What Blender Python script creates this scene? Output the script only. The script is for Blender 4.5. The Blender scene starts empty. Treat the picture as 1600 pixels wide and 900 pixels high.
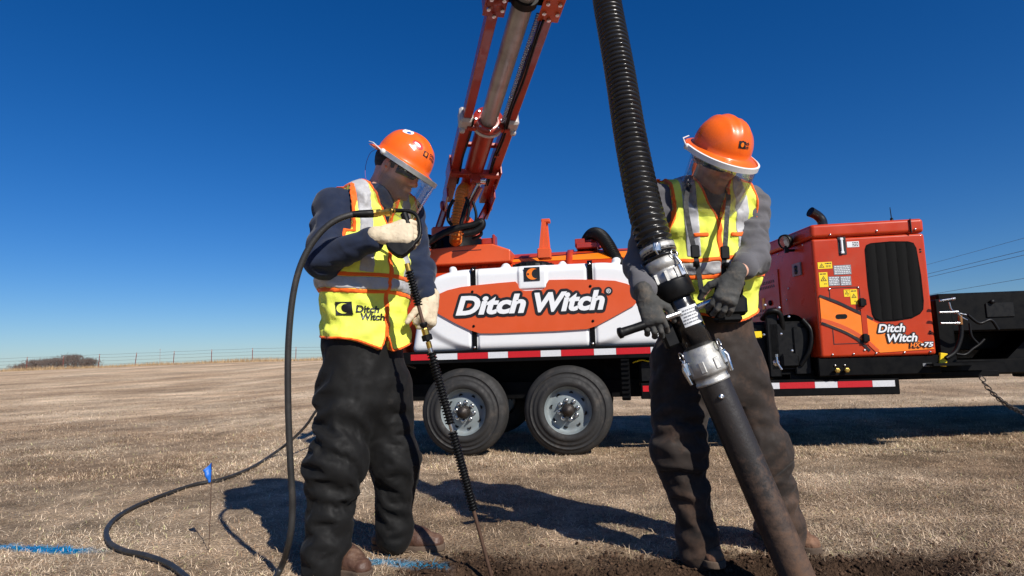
import bpy, bmesh, math, random
import numpy as np
from mathutils import Vector, Matrix
from mathutils.bvhtree import BVHTree

random.seed(7)
rng = np.random.default_rng(7)
scene = bpy.context.scene
COL = scene.collection

# ------------------------------------------------------------------ camera
CAM_H, PITCH, ROLL = 0.84, math.radians(6.5), 0.030
LENS = 22.0
FPX = 1600 * LENS / 36.0
fw = np.array([0, math.cos(PITCH), math.sin(PITCH)])
up0 = np.array([0, -math.sin(PITCH), math.cos(PITCH)])
rt0 = np.array([1.0, 0, 0])
rt = math.cos(ROLL) * rt0 - math.sin(ROLL) * up0
upv = math.cos(ROLL) * up0 + math.sin(ROLL) * rt0
CAM = np.array([0, 0, CAM_H])
cd = bpy.data.cameras.new('camera')
cam = bpy.data.objects.new('camera', cd)
COL.objects.link(cam)
cd.lens = LENS
cd.sensor_width = 36
cd.clip_start = 0.05
cd.clip_end = 5000
m = Matrix.Identity(4)
for i in range(3):
    m[i][0], m[i][1], m[i][2], m[i][3] = rt[i], upv[i], -fw[i], CAM[i]
cam.matrix_world = m
scene.camera = cam
scene.render.resolution_x, scene.render.resolution_y = 1024, 576

# ------------------------------------------------------------------ light
SUN = Vector((1.25, -1.85, 1.70)).normalized()      # towards the sun
world = bpy.data.worlds.new('World')
scene.world = world
world.use_nodes = True
nt = world.node_tree
bg = nt.nodes['Background']
sky = nt.nodes.new('ShaderNodeTexSky')
sky.sky_type = 'NISHITA'
sky.sun_disc = False
sky.sun_elevation = math.asin(SUN.z)
sky.sun_rotation = math.atan2(SUN.x, SUN.y)
sky.altitude = 300
sky.air_density = 1.0
sky.dust_density = 0.3
sky.ozone_density = 9.0
hsv = nt.nodes.new('ShaderNodeHueSaturation')
hsv.inputs['Saturation'].default_value = 1.21
hsv.inputs['Hue'].default_value = 0.508
hsv.inputs['Value'].default_value = 1.0
nt.links.new(sky.outputs[0], hsv.inputs['Color'])
nt.links.new(hsv.outputs[0], bg.inputs['Color'])
bg.inputs['Strength'].default_value = 0.072
sl = bpy.data.lights.new('sun', 'SUN')
sl.energy = 4.6
sl.angle = math.radians(0.55)
sl.color = (1.0, 0.95, 0.87)
so = bpy.data.objects.new('sun', sl)
COL.objects.link(so)
so.rotation_euler = (-SUN).to_track_quat('-Z', 'Y').to_euler()
so.location = (6, -9, 9)
scene.view_settings.view_transform = 'Standard'
scene.view_settings.look = 'None'
scene.view_settings.gamma = 1.0
scene.view_settings.use_curve_mapping = False
scene.view_settings.exposure = 0.3


# ------------------------------------------------------------------ helpers
def ray(px, py):
    return fw + rt * ((px - 800) / FPX) + upv * ((450 - py) / FPX)


def at(px, py, Y):
    """point in the place seen at photo pixel (px, py) and standing Y metres away"""
    d = ray(px, py)
    return CAM + d * (Y / d[1])


def ground_at(px, py, z=0.0):
    d = ray(px, py)
    return CAM + d * ((z - CAM_H) / d[2])


def nrm(v):
    v = np.asarray(v, float)
    return v / np.linalg.norm(v)


def tag(o, label=None, cat=None, group=None, kind=None):
    if label: o['label'] = label
    if cat: o['category'] = cat
    if group: o['group'] = group
    if kind: o['kind'] = kind
    return o


def empty(name, loc=(0, 0, 0), rz=0.0, parent=None):
    o = bpy.data.objects.new(name, None)
    COL.objects.link(o)
    o.location = loc
    o.rotation_euler = (0, 0, rz)
    o.empty_display_size = 0.1
    if parent: o.parent = parent
    return o


def link(name, me, mat=None, parent=None, loc=None):
    o = bpy.data.objects.new(name, me)
    COL.objects.link(o)
    if mat is not None and not me.materials:
        for k in (mat if isinstance(mat, (list, tuple)) else [mat]):
            me.materials.append(k)
    if parent: o.parent = parent
    if loc is not None: o.location = loc
    return o


# ---- materials
MATS = {}


def mat(name, col=(.5, .5, .5), rough=.5, metal=0.0, var=.12, vscale=8.0, bump=0.0, bscale=60.0,
        coat=0.0, col2=None, c2thr=.55, c2scale=5.0, emit=None, spec=.5, sheen=0.0, trans=0.0, rvar=.12):
    if name in MATS: return MATS[name]
    M = bpy.data.materials.new(name)
    M.use_nodes = True
    n = M.node_tree
    p = n.nodes['Principled BSDF']
    L = n.links.new
    tc = n.nodes.new('ShaderNodeTexCoord')
    nz = n.nodes.new('ShaderNodeTexNoise')
    nz.inputs['Scale'].default_value = vscale
    nz.inputs['Detail'].default_value = 6
    nz.inputs['Roughness'].default_value = .65
    L(tc.outputs['Object'], nz.inputs['Vector'])
    mr = n.nodes.new('ShaderNodeMapRange')
    mr.inputs['From Min'].default_value = .25
    mr.inputs['From Max'].default_value = .75
    mr.inputs['To Min'].default_value = 1 - var
    mr.inputs['To Max'].default_value = 1 + var
    L(nz.outputs['Fac'], mr.inputs['Value'])
    base = n.nodes.new('ShaderNodeMix'); base.data_type = 'RGBA'
    base.inputs[6].default_value = (*col, 1)
    base.inputs[7].default_value = (*(col2 or col), 1)
    if col2:
        n2 = n.nodes.new('ShaderNodeTexNoise')
        n2.inputs['Scale'].default_value = c2scale
        n2.inputs['Detail'].default_value = 8
        n2.inputs['Roughness'].default_value = .7
        L(tc.outputs['Object'], n2.inputs['Vector'])
        m2 = n.nodes.new('ShaderNodeMapRange')
        m2.inputs['From Min'].default_value = c2thr - .08
        m2.inputs['From Max'].default_value = c2thr + .1
        L(n2.outputs['Fac'], m2.inputs['Value'])
        L(m2.outputs[0], base.inputs[0])
    else:
        base.inputs[0].default_value = 0
    vm = n.nodes.new('ShaderNodeVectorMath'); vm.operation = 'SCALE'
    L(base.outputs[2], vm.inputs[0]); L(mr.outputs[0], vm.inputs['Scale'])
    L(vm.outputs[0], p.inputs['Base Color'])
    p.inputs['Metallic'].default_value = metal
    r2 = n.nodes.new('ShaderNodeMapRange')
    r2.inputs['From Min'].default_value = .3; r2.inputs['From Max'].default_value = .7
    r2.inputs['To Min'].default_value = max(.02, rough - rvar); r2.inputs['To Max'].default_value = min(1, rough + rvar)
    nr = n.nodes.new('ShaderNodeTexNoise'); nr.inputs['Scale'].default_value = vscale * 2.3; nr.inputs['Detail'].default_value = 5
    L(tc.outputs['Object'], nr.inputs['Vector']); L(nr.outputs['Fac'], r2.inputs['Value'])
    L(r2.outputs[0], p.inputs['Roughness'])
    p.inputs['Specular IOR Level'].default_value = spec
    p.inputs['Coat Weight'].default_value = coat
    p.inputs['Coat Roughness'].default_value = .06
    p.inputs['Sheen Weight'].default_value = sheen
    if trans: p.inputs['Transmission Weight'].default_value = trans
    if bump:
        nb = n.nodes.new('ShaderNodeTexNoise'); nb.inputs['Scale'].default_value = bscale; nb.inputs['Detail'].default_value = 5
        L(tc.outputs['Object'], nb.inputs['Vector'])
        b = n.nodes.new('ShaderNodeBump'); b.inputs['Strength'].default_value = bump; b.inputs['Distance'].default_value = .01
        L(nb.outputs['Fac'], b.inputs['Height']); L(b.outputs[0], p.inputs['Normal'])
    MATS[name] = M
    return M


def attr_color_mat(name, attr, rough=.9, spec=.2, var=.15, vscale=30, transl=False):
    M = bpy.data.materials.new(name); M.use_nodes = True
    n = M.node_tree; p = n.nodes['Principled BSDF']
    a = n.nodes.new('ShaderNodeAttribute'); a.attribute_name = attr
    n.links.new(a.outputs['Color'], p.inputs['Base Color'])
    p.inputs['Roughness'].default_value = rough
    p.inputs['Specular IOR Level'].default_value = spec
    MATS[name] = M
    return M


# ---- mesh collector
class MB:
    def __init__(s):
        s.v, s.f, s.mi, s.sm = [], [], [], []

    def add(s, verts, faces, mi=0, smooth=False):
        b = len(s.v)
        s.v.extend([tuple(map(float, q)) for q in verts])
        for f in faces:
            s.f.append(tuple(b + i for i in f)); s.mi.append(mi); s.sm.append(smooth)
        return s

    def box(s, c, d, R=None, mi=0, bev=0.0):
        c = np.asarray(c, float); h = np.asarray(d, float) / 2
        if bev > 0:
            bev = min(bev, h.min() * .9)
            vs, idx = [], {}
            for sx in (-1, 1):
                for sy in (-1, 1):
                    for sz in (-1, 1):
                        sg = np.array([sx, sy, sz])
                        for ax in range(3):
                            q = sg * h
                            for k in range(3):
                                if k != ax: q[k] -= sg[k] * bev
                            idx[(sx, sy, sz, ax)] = len(vs); vs.append(q)
            fs = []
            for ax in range(3):
                a, b = [k for k in range(3) if k != ax]
                for sg in (-1, 1):
                    q = []
                    for (i, j) in ((-1, -1), (1, -1), (1, 1), (-1, 1)):
                        t = [0, 0, 0]; t[ax] = sg; t[a] = i; t[b] = j
                        q.append(idx[(*t, ax)])
                    fs.append(q)
            for ax in range(3):          # edges along ax
                a, b = [k for k in range(3) if k != ax]
                for i in (-1, 1):
                    for j in (-1, 1):
                        t0 = [0, 0, 0]; t0[a] = i; t0[b] = j; t1 = list(t0); t0[ax] = -1; t1[ax] = 1
                        fs.append([idx[(*t0, a)], idx[(*t1, a)], idx[(*t1, b)], idx[(*t0, b)]])
            for sx in (-1, 1):
                for sy in (-1, 1):
                    for sz in (-1, 1):
                        fs.append([idx[(sx, sy, sz, k)] for k in range(3)])
            vs = np.array(vs)
            # orient outward
            out = []
            for f in fs:
                p = vs[f]; n = np.cross(p[1] - p[0], p[2] - p[0])
                out.append(f if n @ p.mean(0) > 0 else f[::-1])
            fs = out
        else:
            vs = np.array([[x, y, z] for x in (-1, 1) for y in (-1, 1) for z in (-1, 1)]) * h
            fs = [(0, 1, 3, 2), (4, 6, 7, 5), (0, 4, 5, 1), (2, 3, 7, 6), (0, 2, 6, 4), (1, 5, 7, 3)]
        if R is not None: vs = vs @ np.asarray(R, float).T
        return s.add(vs + c, fs, mi)

    def cyl(s, a, b, r1, r2=None, n=20, mi=0, cap=True, smooth=True):
        a, b = np.asarray(a, float), np.asarray(b, float)
        r2 = r1 if r2 is None else r2
        return s.tube([a, b], [r1, r2], n, mi, cap, smooth)

    def tube(s, pts, r, n=12, mi=0, cap=True, smooth=True, ell=None):
        pts = np.asarray(pts, float); m_ = len(pts)
        r = np.full(m_, r) if np.isscalar(r) else np.asarray(r, float)
        tg = np.gradient(pts, axis=0) if m_ > 2 else np.array([pts[1] - pts[0]] * 2)
        # keep tangent sane for duplicate points
        for i in range(m_):
            if np.linalg.norm(tg[i]) < 1e-9: tg[i] = tg[i - 1]
        tg = tg / np.linalg.norm(tg, axis=1)[:, None]
        ref = np.array([0, 0, 1.]) if abs(tg[0][2]) < .9 else np.array([1., 0, 0])
        u = np.cross(tg[0], ref); u /= np.linalg.norm(u)
        vs = []
        ang = np.linspace(0, 2 * np.pi, n, endpoint=False)
        for i in range(m_):
            u = u - tg[i] * (u @ tg[i]); u /= np.linalg.norm(u)
            w = np.cross(tg[i], u)
            vs.append(pts[i] + r[i] * (np.cos(ang)[:, None] * u + np.sin(ang)[:, None] * w))
        vs = np.concatenate(vs)
        fs = []
        for i in range(m_ - 1):
            for j in range(n):
                k = (j + 1) % n
                fs.append((i * n + j, i * n + k, (i + 1) * n + k, (i + 1) * n + j))
        s.add(vs, fs, mi, smooth)
        if cap:
            s.add(vs[:n], [tuple(range(n))[::-1]], mi); s.add(vs[-n:], [tuple(range(n))], mi)
        return s

    def lathe(s, prof, o, ax, n=32, mi=0, smooth=True):
        """prof: list of (r, h) along axis ax from o"""
        o = np.asarray(o, float); ax = nrm(ax)
        ref = np.array([0, 0, 1.]) if abs(ax[2]) < .9 else np.array([1., 0, 0])
        u = nrm(np.cross(ax, ref)); w = np.cross(ax, u)
        ang = np.linspace(0, 2 * np.pi, n, endpoint=False)
        vs = np.concatenate([o + ax * h + r * (np.cos(ang)[:, None] * u + np.sin(ang)[:, None] * w) for r, h in prof])
        fs = []
        for i in range(len(prof) - 1):
            for j in range(n):
                k = (j + 1) % n
                fs.append((i * n + j, i * n + k, (i + 1) * n + k, (i + 1) * n + j))
        return s.add(vs, fs, mi, smooth)

    def prism(s, poly, o, ex, ey, ez, depth, mi=0):
        """polygon (x,y) in plane ex,ey at o, extruded by depth along ez"""
        o, ex, ey, ez = [np.asarray(q, float) for q in (o, ex, ey, ez)]
        n = len(poly)
        a = np.array([o + ex * x + ey * y for x, y in poly]); b = a + ez * depth
        fs = [tuple(range(n)), tuple(range(2 * n - 1, n - 1, -1))]
        fs += [(i, n + i, n + (i + 1) % n, (i + 1) % n) for i in range(n)]
        return s.add(np.concatenate([a, b]), fs, mi)

    def mesh(s, name='mesh'):
        me = bpy.data.meshes.new(name)
        me.from_pydata(s.v, [], s.f)
        me.polygons.foreach_set('material_index', s.mi)
        me.polygons.foreach_set('use_smooth', s.sm)
        bm = bmesh.new(); bm.from_mesh(me)
        bmesh.ops.recalc_face_normals(bm, faces=bm.faces)
        bm.to_mesh(me); bm.free()
        return me

    def build(s, name, mat_, parent=None):
        return link(name, s.mesh(name), mat_, parent)


def catmull(pts, k=8):
    P = np.asarray(pts, float)
    P = np.vstack([2 * P[0] - P[1], P, 2 * P[-1] - P[-2]])
    out = []
    for i in range(1, len(P) - 2):
        for t in np.linspace(0, 1, k, endpoint=False):
            a, b, c, d = P[i - 1:i + 3]
            out.append(.5 * ((2 * b) + (-a + c) * t + (2 * a - 5 * b + 4 * c - d) * t * t + (-a + 3 * b - 3 * c + d) * t ** 3))
    out.append(P[-2])
    return np.array(out)


def roundrect(w, h, r, n=5, cx=0, cy=0):
    out = []
    for (sx, sy, a0) in ((1, 1, 0), (-1, 1, 90), (-1, -1, 180), (1, -1, 270)):
        for t in np.linspace(0, 90, n):
            a = math.radians(a0 + t)
            out.append((cx + sx * (w / 2 - r) + r * math.cos(a), cy + sy * (h / 2 - r) + r * math.sin(a)))
    return out


# ---- lettering
def text_mesh(txt, size=1.0, shear=0.0, bold=0.0, extrude=0.0, spacing=1.0):
    cu = bpy.data.curves.new('lettering', 'FONT')
    cu.body = txt; cu.size = size; cu.shear = shear; cu.offset = bold; cu.extrude = extrude
    cu.space_character = spacing; cu.resolution_u = 4
    o = bpy.data.objects.new('lettering_tmp', cu)
    COL.objects.link(o)
    bpy.context.view_layer.update()
    dg = bpy.context.evaluated_depsgraph_get()
    me = bpy.data.meshes.new_from_object(o.evaluated_get(dg))
    bpy.data.objects.remove(o); bpy.data.curves.remove(cu)
    v = np.array([q.co[:] for q in me.vertices]); f = [tuple(p.vertices) for p in me.polygons]
    bpy.data.meshes.remove(me)
    return v, f


def fit_text(txt, w, h, shear=0, bold=0, **k):
    v, f = text_mesh(txt, 1.0, shear, bold, **k)
    lo, hi = v.min(0), v.max(0)
    v = v - np.array([lo[0], lo[1], 0])
    v[:, 0] *= w / (hi[0] - lo[0]); v[:, 1] *= h / (hi[1] - lo[1])
    return v, f


# ---- value noise (vectorised)
def _hash(ix, iy, iz):
    h = (ix.astype(np.int64) * 374761393 + iy.astype(np.int64) * 668265263 + iz.astype(np.int64) * 2147483647) & 0xffffffff
    h = ((h ^ (h >> 13)) * 1274126177) & 0xffffffff
    h = (h ^ (h >> 16)) & 0xffff
    return h.astype(np.float32) / 65535.0


def vnoise(p):
    i = np.floor(p).astype(np.int64); f = (p - i).astype(np.float32)
    f = f * f * (3 - 2 * f)
    r = 0
    for dx in (0, 1):
        wx = f[..., 0] if dx else 1 - f[..., 0]
        for dy in (0, 1):
            wy = f[..., 1] if dy else 1 - f[..., 1]
            for dz in (0, 1):
                wz = f[..., 2] if dz else 1 - f[..., 2]
                r = r + wx * wy * wz * _hash(i[..., 0] + dx, i[..., 1] + dy, i[..., 2] + dz)
    return r


def fbm(p, o=3):
    r = 0; a = .5; s = 0
    for k in range(o):
        r = r + a * vnoise(p * 2 ** k + 17.3 * k); s += a; a *= .5
    return r / s


# ---- signed distance fields and surface nets
def smin(a, b, k):
    if k <= 0: return np.minimum(a, b)
    h = np.maximum(k - np.abs(a - b), 0) / k
    return np.minimum(a, b) - h * h * k * .25


def smax(a, b, k):
    return -smin(-a, -b, k)


class RC:        # tapered limb, optional cloth folds
    def __init__(s, a, b, r1, r2, k=.03, fold=None, flat=None):
        s.a, s.b, s.r1, s.r2, s.k, s.fold = np.asarray(a, float), np.asarray(b, float), r1, r2, k, fold
        s.flat = flat

    def __call__(s, p, fine=True):
        ab = s.b - s.a; L2 = ab @ ab
        q = p - s.a
        t = np.clip((q @ ab) / L2, 0, 1)
        e = q - t[:, None] * ab
        if s.flat is not None:      # squash along a direction
            d_, f_ = s.flat
            e = e + np.outer(e @ d_, d_) * (1 / f_ - 1)
        d = np.sqrt((e * e).sum(1)) - (s.r1 + (s.r2 - s.r1) * t)
        if fine and s.fold:
            amp, fa, fc, seed = s.fold[:4]
            L = math.sqrt(L2); ax = ab / L
            u = nrm(np.cross(ax, [.3, .9, .2])); w = np.cross(ax, u)
            g = np.stack([(q @ ax) * fa + .35 * (q @ u) * fa, (q @ u) * fc, (q @ w) * fc], 1) + seed
            g = g + .6 * vnoise(g * .7 + 5)[:, None]
            n1 = vnoise(g); n2 = vnoise(g * 2.1 + 9)
            if len(s.fold) > 4:     # stacked cloth folds with a sharp underside
                ph = (q @ ax) * s.fold[4] + 1.5 * vnoise(g * np.array([.35, 1.3, 1.3]) + 31) + .9 * (q @ u) * s.fold[4] * .5
                fr_ = ph - np.floor(ph)
                pr = np.where(fr_ < .72, fr_ / .72, (1 - fr_) / .28)
                mask = np.clip((vnoise(g * np.array([.4, .9, .9]) + 77) - .28) * 3, 0, 1)
                d = d - amp * 1.15 * mask * (pr - .45) + amp * .45 * (np.abs(n2 - .5) * 3 - .6)
            else:
                n3 = vnoise(g[:, [1, 0, 2]] * np.array([1.4, .8, 1.4]) + 13)
                d = d + amp * .75 * (np.abs(n1 - .5) * 3.0 - .6) + amp * .5 * (np.abs(n3 - .5) * 3 - .6) + amp * .3 * (np.abs(n2 - .5) * 3 - .6)
        return d


class EL:        # ellipsoid with axes
    def __init__(s, c, rad, axes=None, k=.03):
        s.c, s.rad, s.k = np.asarray(c, float), np.asarray(rad, float), k
        s.ax = np.eye(3) if axes is None else np.asarray(axes, float)

    def __call__(s, p, fine=True):
        q = (p - s.c) @ s.ax.T
        k0 = np.sqrt(((q / s.rad) ** 2).sum(1)); k1 = np.sqrt(((q / s.rad ** 2) ** 2).sum(1)) + 1e-9
        return k0 * (k0 - 1) / k1


class EC:        # elliptical cone section a->b with side/front half widths
    def __init__(s, a, b, sd, fr, w1, d1, w2, d2, k=.05, fold=None, pw=2.0):
        s.a, s.b = np.asarray(a, float), np.asarray(b, float)
        s.sd, s.fr = nrm(sd), nrm(fr)
        s.w = (w1, w2); s.d = (d1, d2); s.k = k; s.fold = fold; s.pw = pw

    def __call__(s, p, fine=True):
        ab = s.b - s.a; q = p - s.a
        t = np.clip((q @ ab) / (ab @ ab), 0, 1)
        e = q - t[:, None] * ab
        w = s.w[0] + (s.w[1] - s.w[0]) * t; dd = s.d[0] + (s.d[1] - s.d[0]) * t
        x = e @ s.sd; y = e @ s.fr
        ax = np.cross(s.sd, s.fr); z = e @ ax
        mn = np.minimum(w, dd)
        r = (np.abs(x / w) ** s.pw + np.abs(y / dd) ** s.pw + np.abs(z / mn) ** s.pw) ** (1 / s.pw)
        d = (r - 1) * mn
        if fine and s.fold:
            amp, fz, fx, seed = s.fold
            L = math.sqrt(ab @ ab)
            g = np.stack([(q @ ab) / L * fz + .4 * x * fx, x * fx, y * fx], 1) + seed
            g = g + .6 * vnoise(g * .7 + 5)[:, None]
            d = d + amp * (np.abs(vnoise(g) - .5) * 3.0 - .6) + amp * .4 * (vnoise(g * 2.3) - .5)
        return d


def cloth_folds(a, b, r1, r2, n, seed, rad=.02, bias=1.0, span=(1.2, 2.9), tilt=.5, k=.016, face=None, spread=1.4):
    """partial rings of gathered cloth around a limb: raised soft ridges with pinched valleys between"""
    r = np.random.default_rng(seed); a, b = np.asarray(a, float), np.asarray(b, float)
    L = np.linalg.norm(b - a); ax = (b - a) / L
    u = nrm(np.cross(ax, [.2, 1., .1])); w = np.cross(ax, u); P = []
    for i in range(n):
        t = ((i + r.uniform(.1, .9)) / n) ** bias
        a0 = r.uniform(0, 2 * np.pi)
        if face is not None:
            f0 = math.atan2(np.asarray(face) @ w, np.asarray(face) @ u); a0 = f0 + r.uniform(-spread, spread)
        sp = r.uniform(*span); tl_ = r.normal(0, tilt); R = r1 + (r2 - r1) * t; cv = r.normal(0, .25)
        rr = rad * r.uniform(.65, 1.3); m_ = 6; pts = []; rs = []
        for j in range(m_ + 1):
            s = j / m_ - .5; an = a0 + s * sp
            ax_off = (tl_ * s * sp + cv * (s * s * 4 - .5)) * R
            env = (1 - (2 * s) ** 2) ** .6 if abs(s) < .5 else 0
            rs.append(max(rr * env, .004)); rad_pos = R - rr * .25 - rr * .8 * (1 - env)
            pts.append(a + ax * (t * L + ax_off) + (u * math.cos(an) + w * math.sin(an)) * rad_pos)
        for j in range(m_): P.append(RC(pts[j], pts[j + 1], rs[j], rs[j + 1], k))
    return P


def aabb(q):
    if not hasattr(q, '_bb'): q._bb = bounds([q], 0)
    return q._bb


def union(prims, p, fine=True):
    d = None
    if fine and len(p) < 60000 and len(prims) > 6:
        lo, hi = p.min(0), p.max(0); ds = []
        for q in prims:
            a, b = aabb(q)
            ds.append(np.linalg.norm(np.maximum(0, np.maximum(a - hi, lo - b))))
        lim = max(min(ds) + 1e-6, .075)
        prims = [q for q, x in zip(prims, ds) if x <= lim]
    for q in prims:
        v = q(p, fine)
        d = v if d is None else smin(d, v, q.k)
    return d


def net(fn, lo, hi, h, band=None):
    """mesh of fn(p, fine)<0 in box lo..hi with voxel h. Returns verts, quads"""
    lo, hi = np.asarray(lo, float), np.asarray(hi, float)
    c = 4
    n = np.ceil((hi - lo) / (h * c)).astype(int) + 1
    g = np.stack(np.meshgrid(*[lo[i] + (np.arange(n[i]) + .5) * h * c - h * .5 for i in range(3)], indexing='ij'), -1).reshape(-1, 3)
    d = fn(g, False).reshape(n)
    band = band or (h * c * 1.35 + .022)
    near = np.abs(d) < band
    V = np.repeat(np.repeat(np.repeat(np.where(d < 0, -1., 1.).astype(np.float32), c, 0), c, 1), c, 2)
    ci = np.argwhere(near)
    blk = (ci // 7) @ np.array([1000000, 1000, 1]); od = np.argsort(blk, kind='stable'); ci = ci[od]; blk = blk[od]
    cutp = np.concatenate([[0], np.flatnonzero(np.diff(blk)) + 1, [len(ci)]]) * c ** 3
    off = np.stack(np.meshgrid(*[np.arange(c)] * 3, indexing='ij'), -1).reshape(-1, 3)
    fi = (ci[:, None, :] * c + off[None]).reshape(-1, 3)
    out = np.empty(len(fi), np.float32)
    for s, e_ in zip(cutp[:-1], cutp[1:]):
        out[s:e_] = fn(lo + fi[s:e_] * h, True)
    V[fi[:, 0], fi[:, 1], fi[:, 2]] = out
    V[0] = V[-1] = 1; V[:, 0] = V[:, -1] = 1; V[:, :, 0] = V[:, :, -1] = 1
    ins = V < 0
    N = np.array(V.shape) - 1
    cnt = np.zeros(N, np.int8)
    cor = [(a, b, e) for a in (0, 1) for b in (0, 1) for e in (0, 1)]
    for a, b, e in cor:
        cnt += ins[a:a + N[0], b:b + N[1], e:e + N[2]]
    act = np.argwhere((cnt > 0) & (cnt < 8))
    idx = np.full(N, -1, np.int32)
    idx[act[:, 0], act[:, 1], act[:, 2]] = np.arange(len(act))
    acc = np.zeros((len(act), 3)); w = np.zeros(len(act))
    vals = {q: V[act[:, 0] + q[0], act[:, 1] + q[1], act[:, 2] + q[2]] for q in cor}
    for q in cor:
        for ax in range(3):
            if q[ax] == 0:
                r = list(q); r[ax] = 1; r = tuple(r)
                a, b = vals[q], vals[r]
                mk = (a < 0) != (b < 0)
                t = np.where(mk, a / np.where(mk, a - b, 1), 0)
                pt = np.array(q, float)[None].repeat(len(act), 0); pt[:, ax] += t
                acc += pt * mk[:, None]; w += mk
    verts = lo + (act + acc / w[:, None]) * h
    quads = []
    for ax in range(3):
        b1, b2 = (ax + 1) % 3, (ax + 2) % 3
        sl0 = [slice(1, -1)] * 3; sl1 = [slice(1, -1)] * 3
        sl0[ax] = slice(0, -1); sl1[ax] = slice(1, None)
        A, B = ins[tuple(sl0)], ins[tuple(sl1)]
        e = np.argwhere(A != B)
        fl = A[e[:, 0], e[:, 1], e[:, 2]]
        base = e.copy()
        for k in range(3):
            if k != ax: base[:, k] += 1
        def id_(d1, d2):
            q = base.copy(); q[:, b1] += d1; q[:, b2] += d2
            return idx[q[:, 0], q[:, 1], q[:, 2]]
        Q = np.stack([id_(-1, -1), id_(0, -1), id_(0, 0), id_(-1, 0)], 1)
        Q[~fl] = Q[~fl][:, ::-1]
        quads.append(Q)
    quads = np.concatenate(quads)
    quads = quads[(quads >= 0).all(1)]
    return verts, quads


def np_mesh(name, verts, faces, smooth=True):
    me = bpy.data.meshes.new(name)
    verts = np.asarray(verts, np.float32); faces = np.asarray(faces, np.int32)
    k = faces.shape[1]
    me.vertices.add(len(verts)); me.vertices.foreach_set('co', verts.ravel())
    me.loops.add(faces.size); me.loops.foreach_set('vertex_index', faces.ravel())
    me.polygons.add(len(faces))
    me.polygons.foreach_set('loop_start', np.arange(len(faces), dtype=np.int32) * k)
    me.polygons.foreach_set('loop_total', np.full(len(faces), k, np.int32))
    me.polygons.foreach_set('use_smooth', np.full(len(faces), smooth))
    me.update(); me.validate()
    return me


def sdf_obj(name, prims_or_fn, lo, hi, h, mat_, parent=None):
    fn = prims_or_fn if callable(prims_or_fn) else (lambda p, fine=True: union(prims_or_fn, p, fine))
    v, f = net(fn, lo, hi, h)
    return link(name, np_mesh(name, v, f), mat_, parent)


def bounds(prims, pad=.03):
    lo, hi = np.full(3, 1e9), np.full(3, -1e9)
    for q in prims:
        if isinstance(q, RC):
            r = max(q.r1, q.r2)
            for c in (q.a, q.b): lo = np.minimum(lo, c - r); hi = np.maximum(hi, c + r)
        elif isinstance(q, EL):
            r = q.rad.max(); lo = np.minimum(lo, q.c - r); hi = np.maximum(hi, q.c + r)
        else:
            r = max(*q.w, *q.d)
            for c in (q.a, q.b): lo = np.minimum(lo, c - r); hi = np.maximum(hi, c + r)
    return lo - pad, hi + pad


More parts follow.
